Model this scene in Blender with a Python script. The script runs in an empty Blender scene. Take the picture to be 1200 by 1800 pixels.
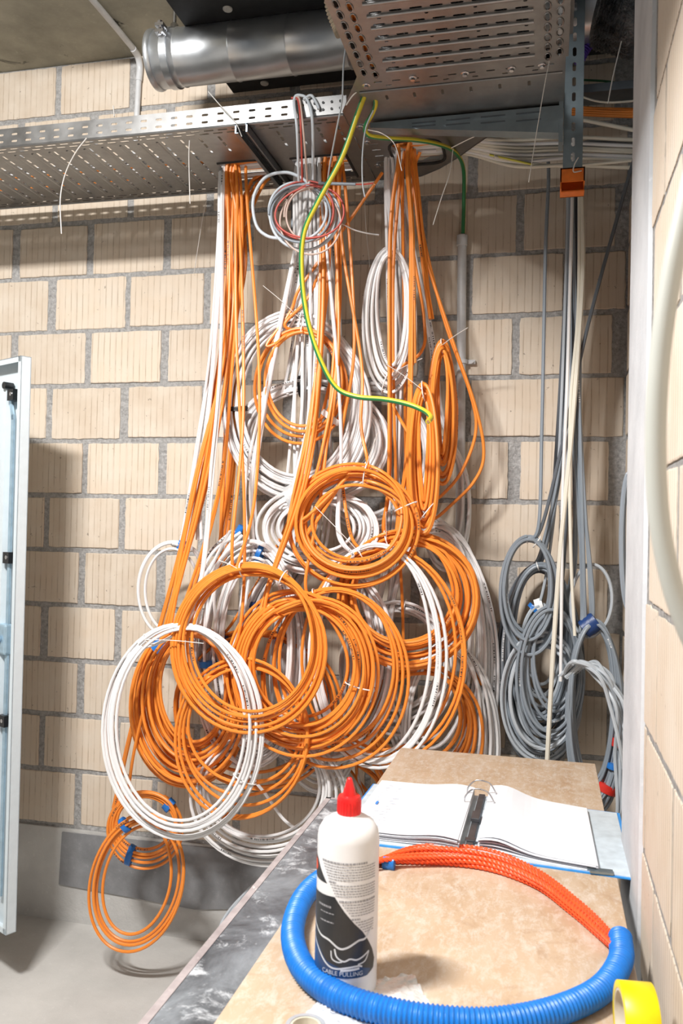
import bpy, bmesh, math, random
import numpy as np
from mathutils import Vector, Matrix, noise
random.seed(7)
S = bpy.context.scene
COL = S.collection

# ------------------------------------------------------------------ camera
CP = dict(x=-0.28521, y=-3.49807, z=1.81454, yaw=-0.238951, pit=0.015191, rol=0.021292, f=1501.12)
_f = np.array([math.sin(CP['yaw'])*math.cos(CP['pit']), math.cos(CP['yaw'])*math.cos(CP['pit']), math.sin(CP['pit'])])
_r = np.array([math.cos(CP['yaw']), -math.sin(CP['yaw']), 0.0]); _u = np.cross(_r, _f)
_R = _r*math.cos(CP['rol'])+_u*math.sin(CP['rol']); _U = -_r*math.sin(CP['rol'])+_u*math.cos(CP['rol'])
C0 = np.array([CP['x'], CP['y'], CP['z']])
cam = bpy.data.cameras.new('camera'); co = bpy.data.objects.new('camera', cam); COL.objects.link(co)
co.matrix_world = Matrix(((_R[0], _U[0], -_f[0], C0[0]), (_R[1], _U[1], -_f[1], C0[1]), (_R[2], _U[2], -_f[2], C0[2]), (0, 0, 0, 1)))
cam.sensor_fit = 'HORIZONTAL'; cam.sensor_width = 24.0; cam.lens = CP['f']*24/1200
cam.clip_start = 0.05
cam.dof.use_dof = True; cam.dof.focus_distance = 2.9; cam.dof.aperture_fstop = 7.0
S.camera = co
# ------------------------------------------------------------------ light
S.view_settings.view_transform = 'Standard'; S.view_settings.look = 'None'
S.view_settings.gamma = 1.0; S.view_settings.exposure = 0.0; S.view_settings.use_curve_mapping = False
W = bpy.data.worlds.new('world'); S.world = W; W.use_nodes = True
W.node_tree.nodes['Background'].inputs[0].default_value = (0.86, 0.93, 1.0, 1)
W.node_tree.nodes['Background'].inputs[1].default_value = 0.135
def area(name, loc, target, size, sy, power, col):
    l = bpy.data.lights.new(name, 'AREA'); l.shape = 'RECTANGLE'; l.size = size; l.size_y = sy; l.energy = power; l.color = col
    o = bpy.data.objects.new(name, l); COL.objects.link(o); o.location = loc
    o.rotation_euler = (Vector(target)-Vector(loc)).to_track_quat('-Z', 'Y').to_euler(); return o
area('work_light', (-1.72, -3.0, 3.87), (-1.75, -.9, 0.6), 0.6, 0.14, 200, (1.0, 0.98, 0.955))
area('room_light', (-0.95, -3.9, 3.84), (-0.6, -2.6, 0.9), 1.2, 0.2, 22, (1.0, 0.98, 0.95))

def at(u, v, Y=None, Z=None, X=None):          # the world point on a plane of the room that shows at (u, v)
    d = _f+_R*(u-600)/CP['f']-_U*(v-900)/CP['f']
    t = (Y-C0[1])/d[1] if Y is not None else ((Z-C0[2])/d[2] if Z is not None else (X-C0[0])/d[0])
    return C0+d*t

# ------------------------------------------------------------------ materials
def new_mat(name):
    m = bpy.data.materials.new(name); m.use_nodes = True
    nt = m.node_tree; b = nt.nodes['Principled BSDF']; return m, nt, b
def N(nt, t, **k):
    n = nt.nodes.new(t)
    for a, v in k.items():
        if a in n.inputs.keys() if isinstance(a, str) and a[0].isupper() else False: n.inputs[a].default_value = v
        else: setattr(n, a, v)
    return n
def mth(nt, op, a, b=None, c=None):
    n = nt.nodes.new('ShaderNodeMath'); n.operation = op
    for i, x in enumerate((a, b, c)):
        if x is None: continue
        if hasattr(x, 'is_linked') or hasattr(x, 'links'): nt.links.new(x, n.inputs[i])
        else: n.inputs[i].default_value = x
    return n.outputs[0]
def mix(nt, fac, c1, c2):
    n = nt.nodes.new('ShaderNodeMix'); n.data_type = 'RGBA'
    for i, x in ((0, fac), (6, c1), (7, c2)):
        if hasattr(x, 'links'): nt.links.new(x, n.inputs[i])
        else: n.inputs[i].default_value = x if i == 0 else (*x[:3], 1)
    return n.outputs[2]
def noi(nt, scale, detail=3, rough=.55, coord=None, vec_scale=None, dist=0):
    n = nt.nodes.new('ShaderNodeTexNoise'); n.inputs['Scale'].default_value = scale
    n.inputs['Detail'].default_value = detail; n.inputs['Roughness'].default_value = rough; n.inputs['Distortion'].default_value = dist
    c = coord
    if c is None:
        g = nt.nodes.new('ShaderNodeNewGeometry'); c = g.outputs['Position']
    if vec_scale:
        vm = nt.nodes.new('ShaderNodeVectorMath'); vm.operation = 'MULTIPLY'; nt.links.new(c, vm.inputs[0]); vm.inputs[1].default_value = vec_scale; c = vm.outputs[0]
    nt.links.new(c, n.inputs['Vector']); return n.outputs[0]
def ramp(nt, src, a, b, lo=0., hi=1.):
    n = nt.nodes.new('ShaderNodeMapRange'); nt.links.new(src, n.inputs[0])
    n.inputs[1].default_value = a; n.inputs[2].default_value = b; n.inputs[3].default_value = lo; n.inputs[4].default_value = hi
    return n.outputs[0]
def bump(nt, b, h, dist, strength=1.):
    n = nt.nodes.new('ShaderNodeBump'); n.inputs['Distance'].default_value = dist; n.inputs['Strength'].default_value = strength
    nt.links.new(h, n.inputs['Height']); nt.links.new(n.outputs[0], b.inputs['Normal'])
def simple(name, col, rough=.5, metal=0., spec=.5, var=.08, vs=30, bmp=0., **kw):
    m, nt, b = new_mat(name)
    n = noi(nt, vs)
    dark = tuple(c*(1-var*2) for c in col); lite = tuple(min(1, c*(1+var)) for c in col)
    nt.links.new(mix(nt, ramp(nt, n, .3, .7), dark, lite), b.inputs['Base Color'])
    b.inputs['Roughness'].default_value = rough; b.inputs['Metallic'].default_value = metal
    b.inputs['Specular IOR Level'].default_value = spec
    if bmp: bump(nt, b, noi(nt, vs*3), bmp)
    for k, v in kw.items(): b.inputs[k.replace('_', ' ')].default_value = v
    return m
def cable_mat(name, col, text=(.03, .03, .03), rough=.42, printed=.6, var=.12):
    m, nt, b = new_mat(name)
    uv = nt.nodes.new('ShaderNodeUVMap'); sp = nt.nodes.new('ShaderNodeSeparateXYZ'); nt.links.new(uv.outputs[0], sp.inputs[0])
    u, v = sp.outputs[0], sp.outputs[1]
    g = noi(nt, 5.); base = mix(nt, ramp(nt, g, .3, .7), tuple(c*(1-var) for c in col), col)
    w1 = nt.nodes.new('ShaderNodeTexNoise'); w1.noise_dimensions = '1D'; w1.inputs['Scale'].default_value = 2.2; nt.links.new(v, w1.inputs['W'])
    w2 = nt.nodes.new('ShaderNodeTexNoise'); w2.noise_dimensions = '1D'; w2.inputs['Scale'].default_value = 240; nt.links.new(v, w2.inputs['W'])
    uu = mth(nt, 'ABSOLUTE', mth(nt, 'SUBTRACT', u, .5))
    mask = mth(nt, 'MULTIPLY', mth(nt, 'GREATER_THAN', w1.outputs[0], printed), mth(nt, 'MULTIPLY', mth(nt, 'GREATER_THAN', w2.outputs[0], .5), mth(nt, 'LESS_THAN', uu, .09)))
    nt.links.new(mix(nt, mask, base, text), b.inputs['Base Color'])
    b.inputs['Roughness'].default_value = rough
    return m
def fsub(nt, axis):
    g = nt.nodes.new('ShaderNodeNewGeometry'); sp = nt.nodes.new('ShaderNodeSeparateXYZ'); nt.links.new(g.outputs['Position'], sp.inputs[0]); return sp.outputs[axis]
def brick_mat(name, axis, col, pitch, g0=.08, g1=.5):
    m, nt, b = new_mat(name)
    x = fsub(nt, axis)
    wob = mth(nt, 'MULTIPLY', mth(nt, 'SUBTRACT', noi(nt, 3.), .5), .010)
    xx = mth(nt, 'ADD', x, wob)
    fr = mth(nt, 'FRACT', mth(nt, 'DIVIDE', xx, pitch))
    groove = mth(nt, 'LESS_THAN', mth(nt, 'ABSOLUTE', mth(nt, 'SUBTRACT', fr, .5)), .075)
    fr2 = mth(nt, 'FRACT', mth(nt, 'DIVIDE', xx, pitch*2.37))
    g2 = mth(nt, 'LESS_THAN', mth(nt, 'ABSOLUTE', mth(nt, 'SUBTRACT', fr2, .5)), .03)
    fine = noi(nt, 1., 4, .6, vec_scale=(220, 220, 14) if axis == 0 else (220, 220, 14))
    at_ = nt.nodes.new('ShaderNodeAttribute'); at_.attribute_name = 'tint'
    c = mix(nt, at_.outputs['Fac'], tuple(k*.88 for k in col), tuple(min(1, k*1.05) for k in col))
    c = mix(nt, ramp(nt, noi(nt, 7., 5), .35, .8), c, (col[0]*1.05, col[1]*1.12, col[2]*1.2))
    c = mix(nt, mth(nt, 'MULTIPLY', groove, ramp(nt, noi(nt, 9), .42, .6, g0, g1)), c, (col[0]*.52, col[1]*.46, col[2]*.4))
    spots = ramp(nt, noi(nt, 55, 3), .70, .74)
    c = mix(nt, mth(nt, 'MULTIPLY', spots, .55), c, (.09, .07, .06))
    nt.links.new(c, b.inputs['Base Color']); b.inputs['Roughness'].default_value = .9; b.inputs['Specular IOR Level'].default_value = .15
    h = mth(nt, 'SUBTRACT', mth(nt, 'MULTIPLY', fine, .25), mth(nt, 'MAXIMUM', groove, g2))
    bump(nt, b, h, .0022)
    return m
M = {}
BR = (.635, .53, .42)
M['brick'] = brick_mat('clay_block', 0, BR, .0295)
M['brick_side'] = brick_mat('clay_block_side', 1, BR, .04)
M['brick_near'] = brick_mat('clay_block_near', 1, (.66, .56, .455), .024, .45, .8)
def mortar():
    m, nt, b = new_mat('mortar'); n = noi(nt, 60, 8, .7)
    nt.links.new(mix(nt, ramp(nt, n, .3, .65), (.27, .265, .26), (.60, .59, .58)), b.inputs['Base Color'])
    b.inputs['Roughness'].default_value = .95; b.inputs['Specular IOR Level'].default_value = .1
    h = mth(nt, 'ADD', noi(nt, 45, 8, .75), mth(nt, 'MULTIPLY', noi(nt, 14, 3), 1.2)); bump(nt, b, h, .014); return m
M['mortar'] = mortar()
def concrete(name, a, c, sc=2.5, bd=.002, stains=None):
    m, nt, b = new_mat(name); n = noi(nt, sc, 6, .6); k = mix(nt, ramp(nt, n, .32, .68), a, c)
    k = mix(nt, mth(nt, 'MULTIPLY', ramp(nt, noi(nt, 40, 5, .7), .6, .75), .35), k, tuple(q*1.35 for q in c))
    if stains: k = mix(nt, ramp(nt, noi(nt, 6, 6, .7, dist=.6), .66, .72), k, stains)
    nt.links.new(k, b.inputs['Base Color']); b.inputs['Roughness'].default_value = .85; b.inputs['Specular IOR Level'].default_value = .25
    bump(nt, b, noi(nt, 25, 7, .7), bd); return m
M['floor'] = concrete('floor_screed', (.46, .45, .43), (.60, .585, .56), 2.2)
M['ceiling'] = concrete('ceiling_concrete', (.27, .26, .21), (.46, .44, .36), 3.5, .003, (.05, .05, .045))
M['plinth'] = concrete('plinth_concrete', (.44, .43, .415), (.58, .57, .55), 3., .004)
M['membrane'] = concrete('membrane', (.17, .172, .178), (.27, .272, .28), 5., .003)
M['plaster'] = concrete('plaster', (.45, .465, .49), (.62, .635, .66), 4., .002)
M['orange'] = cable_mat('orange_cable', (.86, .265, .034), printed=.71)
M['white'] = cable_mat('white_cable', (.80, .79, .79), printed=.71)
M['grey'] = cable_mat('grey_cable', (.24, .275, .315), (.8, .8, .8), printed=.72)
M['lgrey'] = cable_mat('light_grey_cable', (.46, .50, .54), printed=.72)
M['dgrey'] = cable_mat('dark_grey_cable', (.115, .13, .15), (.6, .6, .6), printed=.75)
M['cream'] = cable_mat('cream_cable', (.74, .70, .60), printed=.9)
M['palegrey'] = cable_mat('pale_grey_cable', (.50, .51, .47), printed=.95)
M['redwire'] = cable_mat('red_brown_wire', (.50, .07, .05), printed=.9)
M['beige'] = cable_mat('beige_wire', (.56, .42, .36), printed=.9)
M['silver'] = cable_mat('pale_grey_wire', (.55, .60, .65), printed=.8)
M['greenwire'] = simple('green_wire', (.02, .12, .04))
M['tie'] = simple('nylon_tie', (.82, .81, .78), .35, var=.03)
M['tieclear'] = simple('clear_tube', (.75, .76, .76), .2, var=.03, Transmission_Weight=.4)
M['tape_blue'] = simple('blue_tape', (.015, .16, .52), .35, bmp=.001)
M['tape_navy'] = simple('navy_tape', (.012, .045, .17), .4, bmp=.001)
M['tape_black'] = simple('black_tape', (.012, .012, .013), .35, bmp=.001)
M['tape_silver'] = simple('silver_tape', (.60, .62, .63), .3, .3, bmp=.001)
M['tape_red'] = simple('red_tape', (.62, .03, .02), .35, bmp=.001)
M['tape_white'] = simple('white_tape', (.86, .86, .85), .4)
def galv(name, col, rough, sc=28, metal=.92):
    m, nt, b = new_mat(name)
    v = nt.nodes.new('ShaderNodeTexVoronoi'); v.inputs['Scale'].default_value = sc*2
    g = nt.nodes.new('ShaderNodeNewGeometry'); nt.links.new(g.outputs['Position'], v.inputs['Vector'])
    k = mix(nt, ramp(nt, noi(nt, sc, 4), .3, .7), tuple(c*.86 for c in col), col)
    k = mix(nt, mth(nt, 'MULTIPLY', v.outputs['Distance'], .25), k, tuple(c*.7 for c in col))
    nt.links.new(k, b.inputs['Base Color']); b.inputs['Metallic'].default_value = metal
    nt.links.new(ramp(nt, noi(nt, 12, 3), .3, .7, rough-.06, rough+.1), b.inputs['Roughness']); return m
M['tray'] = galv('galvanised_tray', (.33, .33, .33), .36)
M['duct'] = galv('spiral_duct_steel', (.70, .73, .76), .34, 8)
M['strut'] = galv('blue_grey_galvanised', (.34, .42, .47), .4)
M['dstrut'] = galv('dark_galvanised', (.20, .23, .26), .42)
M['black'] = simple('black_board', (.012, .012, .013), .7, var=.2)
M['rubber'] = simple('black_rubber', (.012, .012, .012), .5)
M['washer'] = simple('pale_washer', (.52, .50, .46), .5)
M['pvc'] = simple('grey_pvc', (.60, .61, .62), .4, var=.04)
M['purple'] = simple('purple_conduit', (.10, .05, .40), .4)
M['beigeconduit'] = simple('beige_conduit', (.45, .38, .28), .5)
M['orangecap'] = simple('orange_plastic_cap', (.85, .20, .02), .4)
M['door'] = simple('white_powder_coat', (.62, .69, .73), .4, var=.02)
M['rod'] = simple('zinc_rod', (.42, .58, .70), .3, .5)
M['blackplastic'] = simple('black_plastic', (.012, .013, .015), .35)
M['chrome'] = simple('chrome', (.7, .7, .72), .2, 1.)
M['darkmetal'] = simple('dark_ring_metal', (.16, .16, .17), .35, .8)
M['page'] = simple('paper', (.74, .76, .80), .7, var=.01)
M['ink'] = simple('pale_ink', (.42, .50, .62), .7)
M['blueink'] = simple('blue_ink', (.05, .25, .75), .6)
M['bindblue'] = simple('binder_blue', (.03, .27, .70), .4)
M['bindgrey'] = simple('binder_lining', (.55, .62, .67), .5)
M['hose'] = simple('blue_hose_plastic', (.006, .165, .58), .42, var=.06)
M['rope'] = simple('orange_red_rope', (.93, .10, .02), .45)
M['bottle'] = simple('white_bottle_plastic', (.72, .72, .73), .35, var=.02)
M['redcap'] = simple('red_cap', (.80, .015, .015), .35)
M['lblack'] = simple('label_black', (.022, .024, .027), .35)
M['lnavy'] = simple('label_navy', (.010, .045, .13), .35)
M['ltext'] = simple('label_grey_print', (.30, .30, .32), .5)
M['lwhite'] = simple('label_pale_print', (.62, .64, .66), .4)
M['lred'] = simple('label_red', (.75, .08, .03), .4)
M['yellow'] = simple('yellow_tape', (.88, .68, .0), .4)
M['core'] = simple('cardboard_core', (.62, .56, .45), .8)
M['plastic'] = simple('crumpled_film', (.72, .72, .70), .25, var=.04, Transmission_Weight=.25, bmp=.004)
M['clear'] = simple('clear_tape_ring', (.60, .64, .70), .15, Transmission_Weight=.4)
def plywood():
    m, nt, b = new_mat('scuffed_plywood')
    n = noi(nt, 3.2, 6, .65); k = mix(nt, ramp(nt, n, .3, .7), (.40, .275, .17), (.52, .385, .265))
    n1 = noi(nt, 1., 5, .6, vec_scale=(16, 3, 3)); k = mix(nt, ramp(nt, n1, .42, .68, 0, .8), k, (.54, .43, .325))
    n2 = noi(nt, 1., 10, .8, vec_scale=(44, 20, 20), dist=.25); k = mix(nt, ramp(nt, n2, .47, .66, 0, .75), k, (.62, .565, .50))
    n3 = noi(nt, 60, 4, .7); k = mix(nt, ramp(nt, n3, .70, .76, 0, .7), k, (.25, .15, .09))
    n4 = noi(nt, 9, 9, .75, dist=.8); k = mix(nt, ramp(nt, n4, .56, .68, 0, .6), k, (.36, .23, .14))
    nt.links.new(k, b.inputs['Base Color']); b.inputs['Roughness'].default_value = .65
    bump(nt, b, n2, .001); return m
M['ply'] = plywood()
def filmply():
    m, nt, b = new_mat('grey_scuffed_top')
    n = noi(nt, 5, 8, .7, dist=.7); k = mix(nt, ramp(nt, n, .38, .68), (.045, .052, .06), (.24, .265, .29))
    n2 = noi(nt, 11, 8, .75, dist=.4); k = mix(nt, ramp(nt, n2, .53, .64, 0, .9), k, (.58, .61, .64))
    nt.links.new(k, b.inputs['Base Color']); b.inputs['Roughness'].default_value = .5; return m
M['film'] = filmply()
M['trimedge'] = concrete('worn_steel_edge', (.26, .22, .22), (.44, .39, .39), 14, .001, (.75, .75, .74))
M['leg'] = simple('steel_leg', (.20, .21, .22), .5, .5)
M['wood'] = simple('wooden_batten', (.42, .28, .15), .7)
def yg():
    m, nt, b = new_mat('green_yellow_earth_wire')
    uv = nt.nodes.new('ShaderNodeUVMap'); sp = nt.nodes.new('ShaderNodeSeparateXYZ'); nt.links.new(uv.outputs[0], sp.inputs[0])
    t = mth(nt, 'FRACT', mth(nt, 'ADD', sp.outputs[0], mth(nt, 'MULTIPLY', sp.outputs[1], .03)))
    nt.links.new(mix(nt, mth(nt, 'GREATER_THAN', t, .55), (.60, .50, .035), (.015, .17, .055)), b.inputs['Base Color']); b.inputs['Roughness'].default_value = .35; return m
M['earth'] = yg()
M['filmwrap'] = simple('dark_film_wrap', (.10, .105, .11), .12, .3, var=.4, vs=14, bmp=.02)
M['copper'] = simple('copper', (.75, .40, .22), .35, .9)

# ------------------------------------------------------------------ mesh helpers
class MB:
    def __init__(s): s.v = []; s.f = []; s.uv = []; s.m = []; s.t = []
    def add(s, vs, fs, uvs=None, mi=0, tint=.5):
        o = len(s.v); s.v.extend([tuple(map(float, p)) for p in vs])
        for i, f in enumerate(fs):
            s.f.append(tuple(o+k for k in f)); s.m.append(mi); s.t.append(tint)
            s.uv.append(uvs[i] if uvs else [(0, 0)]*len(f))
        return s
    def box(s, a, b, mi=0, tint=.5):
        (x0, y0, z0), (x1, y1, z1) = a, b
        vs = [(x0, y0, z0), (x1, y0, z0), (x1, y1, z0), (x0, y1, z0), (x0, y0, z1), (x1, y0, z1), (x1, y1, z1), (x0, y1, z1)]
        return s.add(vs, [(0, 3, 2, 1), (4, 5, 6, 7), (0, 1, 5, 4), (1, 2, 6, 5), (2, 3, 7, 6), (3, 0, 4, 7)], mi=mi, tint=tint)
    def tube(s, path, r, sides=8, closed=False, flat=None, ref=None, mi=0, caps=True, v0=None):
        P = np.array(path, float); n = len(P)
        if closed: T = np.roll(P, -1, 0)-np.roll(P, 1, 0)
        else: T = np.gradient(P, axis=0)
        T /= (np.linalg.norm(T, axis=1)[:, None]+1e-12)
        a = np.array(ref if ref is not None else ((0, 1, 0) if abs(T[0][1]) < .9 else (1, 0, 0)), float)
        A = []; 
        for t in T:
            if ref is not None: a = np.array(ref, float)
            a = a-t*(a@t); a /= np.linalg.norm(a)+1e-12; A.append(a)
        A = np.array(A); B = np.cross(T, A)
        R = np.full(n, r) if np.isscalar(r) else np.array(r)
        fa, fb = flat if flat else (1, 1)
        vs = []; 
        ang = [2*math.pi*k/sides for k in range(sides)]
        for i in range(n):
            for q in ang: vs.append(P[i]+A[i]*math.cos(q)*R[i]*fa+B[i]*math.sin(q)*R[i]*fb)
        L = np.concatenate([[0], np.cumsum(np.linalg.norm(np.diff(P, axis=0), axis=1))])+(random.random()*50 if v0 is None else v0)
        fs = []; uv = []; off = random.random() if v0 is None else 0
        for i in range(n if closed else n-1):
            j = (i+1) % n
            for k in range(sides):
                l = (k+1) % sides
                fs.append((i*sides+k, j*sides+k, j*sides+l, i*sides+l))
                u0, u1 = k/sides, (k+1)/sides
                lj = L[j] if j else L[i]+.01
                uv.append([(u0, L[i]), (u0, lj), (u1, lj), (u1, L[i])])
        if caps and not closed:
            fs.append(tuple(range(sides))); uv.append([(0, 0)]*sides)
            fs.append(tuple((n-1)*sides+k for k in range(sides))[::-1]); uv.append([(0, 0)]*sides)
        return s.add(vs, fs, uv, mi)
    def lathe(s, prof, c, n=48, axis='Z', mi=0, arc=None):
        vs = []; 
        for r, h in prof:
            for k in range(n):
                a = 2*math.pi*k/n; x, y = r*math.cos(a), r*math.sin(a)
                vs.append({'Z': (c[0]+x, c[1]+y, c[2]+h), 'X': (c[0]+h, c[1]+x, c[2]+y), 'Y': (c[0]+x, c[1]+h, c[2]+y)}[axis])
        fs = [(i*n+k, i*n+(k+1) % n, (i+1)*n+(k+1) % n, (i+1)*n+k) for i in range(len(prof)-1) for k in range(n)]
        if prof[0][0] > 1e-6 and arc is None: fs.append(tuple(range(n))[::-1])
        if prof[-1][0] > 1e-6 and arc is None: fs.append(tuple((len(prof)-1)*n+k for k in range(n)))
        return s.add(vs, fs, mi=mi)
    def build(s, name, mats, parent=None, loc=None, smooth=False, bevel=0):
        me = bpy.data.meshes.new(name)
        V = np.array(s.v) if s.v else np.zeros((0, 3))
        pl = np.array(parent.location) if parent is not None else np.zeros(3)
        if loc is not None and parent is None: pl = np.array(loc)
        if parent is not None and parent.parent is not None: pl = pl+np.array(parent.parent.location)
        me.from_pydata((V-pl).tolist(), [], s.f)
        u = me.uv_layers.new(name='UVMap'); flat = [c for f in s.uv for q in f for c in q]
        u.data.foreach_set('uv', flat)
        for m in (mats if isinstance(mats, (list, tuple)) else [mats]): me.materials.append(M[m] if isinstance(m, str) else m)
        me.polygons.foreach_set('material_index', s.m)
        ta = me.attributes.new('tint', 'FLOAT', 'FACE'); ta.data.foreach_set('value', s.t)
        if smooth: me.polygons.foreach_set('use_smooth', [True]*len(me.polygons))
        me.validate(); me.update()
        bm = bmesh.new(); bm.from_mesh(me); bmesh.ops.recalc_face_normals(bm, faces=bm.faces); bm.to_mesh(me); bm.free()
        if smooth:
            try: me.set_sharp_from_angle(angle=math.radians(50))
            except Exception: pass
        o = bpy.data.objects.new(name, me); COL.objects.link(o)
        if parent is not None: o.parent = parent
        elif loc is not None: o.location = loc
        if bevel:
            b = o.modifiers.new('bevel', 'BEVEL'); b.width = bevel; b.segments = 2; b.limit_method = 'ANGLE'
        return o
def tag(o, label, cat=None, group=None, kind=None):
    if label: o['label'] = label
    if cat: o['category'] = cat
    if group: o['group'] = group
    if kind: o['kind'] = kind
    return o
def thing(name, label, cat, loc, group=None):
    o = bpy.data.objects.new(name, None); o.empty_display_size = .05; COL.objects.link(o)
    o.location = Vector([float(k) for k in loc]); tag(o, label, cat, group); return o
def struct(name, mb, mats, **k): return tag(mb.build(name, mats, **k), None, kind='structure')
def crom(P, k=10):
    P = [np.array(p, float) for p in P]
    if len(P) < 3: return [P[0]+(P[1]-P[0])*t for t in np.linspace(0, 1, k)]
    Q = [2*P[0]-P[1]]+P+[2*P[-1]-P[-2]]; out = []
    for i in range(1, len(Q)-2):
        for t in np.linspace(0, 1, k, endpoint=False):
            a, b, c, d = Q[i-1:i+3]
            out.append(.5*((2*b)+(c-a)*t+(2*a-5*b+4*c-d)*t*t+(3*b-a-3*c+d)*t**3))
    out.append(P[-1]); return out
def plate(outer, holes, th=.0015, place=None):
    """flat sheet with real holes; place maps (a, b, c) sheet coordinates to the room"""
    cu = bpy.data.curves.new('sheet', 'CURVE'); cu.dimensions = '2D'; cu.fill_mode = 'BOTH'; cu.extrude = th/2
    for poly in [outer]+holes:
        sp = cu.splines.new('POLY'); sp.points.add(len(poly)-1)
        for i, p in enumerate(poly): sp.points[i].co = (p[0], p[1], 0, 1)
        sp.use_cyclic_u = True
    o = bpy.data.objects.new('sheet', cu); COL.objects.link(o)
    dg = bpy.context.evaluated_depsgraph_get(); me = bpy.data.meshes.new_from_object(o.evaluated_get(dg))
    vs = [tuple(v.co) for v in me.vertices]; fs = [tuple(p.vertices) for p in me.polygons]
    bpy.data.objects.remove(o); bpy.data.curves.remove(cu); bpy.data.meshes.remove(me)
    if place: vs = [place(*v) for v in vs]
    return vs, fs
def slot(cx, cy, lx, ly):
    c = min(lx, ly)*.3; x, y = lx/2, ly/2
    return [(cx-x+c, cy-y), (cx+x-c, cy-y), (cx+x, cy-y+c), (cx+x, cy+y-c), (cx+x-c, cy+y), (cx-x+c, cy+y), (cx-x, cy+y-c), (cx-x, cy-y+c)]
def text_mesh(txt, size):
    cu = bpy.data.curves.new('txt', 'FONT'); cu.body = txt; cu.size = size; cu.align_x = 'CENTER'; cu.resolution_u = 3
    o = bpy.data.objects.new('txt', cu); COL.objects.link(o)
    dg = bpy.context.evaluated_depsgraph_get(); me = bpy.data.meshes.new_from_object(o.evaluated_get(dg))
    r = [tuple(v.co) for v in me.vertices], [tuple(p.vertices) for p in me.polygons]
    bpy.data.objects.remove(o); bpy.data.curves.remove(cu); bpy.data.meshes.remove(me); return r

# ------------------------------------------------------------------ room shell
ZT = 2.924; BP = .3826
def blocks(mb, u0, u1, z0, z1, place, ph_even=0., ph_odd=.19, bed=.021, head=.036, mi=0, seed=1, ext=None):
    rnd = random.Random(seed)
    k0 = int(math.floor((ZT-z1)/.25))-1; k1 = int(math.ceil((ZT-z0)/.25))+1
    for k in range(k0, k1):
        top = ZT-.25*k-bed/2; bot = ZT-.25*(k+1)+bed/2
        top, bot = min(top, z1), max(bot, z0)
        if top-bot < .03: continue
        ph = ph_even if k % 2 == 0 else ph_odd
        n0 = int(math.floor((u0-ph)/BP))-1; n1 = int(math.ceil((u1-ph)/BP))+1
        for n in range(n0, n1):
            a = ph+n*BP+head/2+rnd.uniform(-.008, .008); b = ph+(n+1)*BP-head/2+rnd.uniform(-.008, .008)
            a, b = max(a, u0), min(b, u1)
            if b-a < .03: continue
            d = rnd.uniform(.003, .0075); tilt = rnd.uniform(-.0015, .0015); pts = []
            bt, bb = top+rnd.uniform(-.003, .003), bot+rnd.uniform(-.003, .003)
            W_, H_ = b-a, bt-bb; nu = max(2, int(W_/.022)); nv = max(2, int(H_/.022))
            for i in range(nu): pts.append((a+W_*i/nu, bb))
            for i in range(nv): pts.append((b, bb+H_*i/nv))
            for i in range(nu): pts.append((b-W_*i/nu, bt))
            for i in range(nv): pts.append((a, bt-H_*i/nv))
            q = []
            for (x, z) in pts:
                cx = .0012 if (abs(x-a) < 1e-6 or abs(x-b) < 1e-6) and (abs(z-bb) < 1e-6 or abs(z-bt) < 1e-6) else 0
                x += (cx if x < (a+b)/2 else -cx)+rnd.gauss(0, .0010); z += (cx if z < (bb+bt)/2 else -cx)+rnd.gauss(0, .0010); q.append((x, z))
            m = len(q); c = ((a+b)/2, (bb+bt)/2)
            inn = [(x+(c[0]-x)/W_*.006, z+(c[1]-z)/H_*.006) for x, z in q]
            vs = [place(x, z, -.012) for x, z in q]+[place(x, z, d-.0015) for x, z in q]+[place(x, z, d+tilt) for x, z in inn]
            fs = [(i, (i+1) % m, m+(i+1) % m, m+i) for i in range(m)]+[(m+i, m+(i+1) % m, 2*m+(i+1) % m, 2*m+i) for i in range(m)]+[tuple(range(2*m, 3*m))]
            mb.add(vs, fs, mi=mi, tint=rnd.random())
fl = MB().box((-4.6, -5.2, -.1), (1.6, .3, 0)); struct('floor', fl, 'floor')
struct('ceiling', MB().box((-4.6, -5.2, 3.915), (1.6, .3, 4.1)), 'ceiling')
wb = MB().box((-4.6, .0, 0), (1.6, .3, 3.915), mi=1)
blocks(wb, -4.6, -.012, .424, 3.91, lambda x, z, d: (x, -d, z), -2.530, -2.340, seed=3)
blocks(wb, .03, 1.5, 2.9, 3.91, lambda x, z, d: (x, -d, z), -2.530, -2.340, seed=4)
pl = MB()
wb.box((-4.6, -.012, 0), (0, .0, .414), mi=2)
struct('wall_back', wb, ['brick', 'mortar', 'plinth'])
mm = MB()
prof = [(-2.40, .40), (-1.9, .405), (-1.2, .41), (-.3, .41), (-.05, .41)]; low = [(-2.41, .165), (-2.05, .150), (-1.75, .135), (-1.5, .17), (-.05, .15)]
vs = [(x, -.020, z) for x, z in prof]+[(x, -.020, z) for x, z in low[::-1]]
vs += [(x, -.012, z) for x, _, z in vs]; n = 10
mm.add(vs, [tuple(range(n)), tuple(range(n, 2*n))[::-1]]+[(i, (i+1) % n, n+(i+1) % n, n+i) for i in range(n)])
struct('trim_1', mm, 'membrane')
ws = MB().box((0, -1.4, 0), (.25, .0, 3.10), mi=1)
blocks(ws, -1.4, -.02, .1, 3.09, lambda y, z, d: (-d, y, z), -.02, .12, mi=0, seed=5)
struct('wall_side', ws, ['brick_side', 'mortar'])
# near wall at the right, its rendered end turned to the recess
wn = MB()
NX = -.09
wn.box((NX, -5.2, 0), (.25, -1.285, 3.915), mi=1)
blocks(wn, -5.2, -1.665, .0, 3.91, lambda y, z, d: (NX-.001-d*.25 if d > 0 else NX-d, y, z), -1.7, -1.86, bed=.013, head=.018, mi=0, seed=8)
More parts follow.
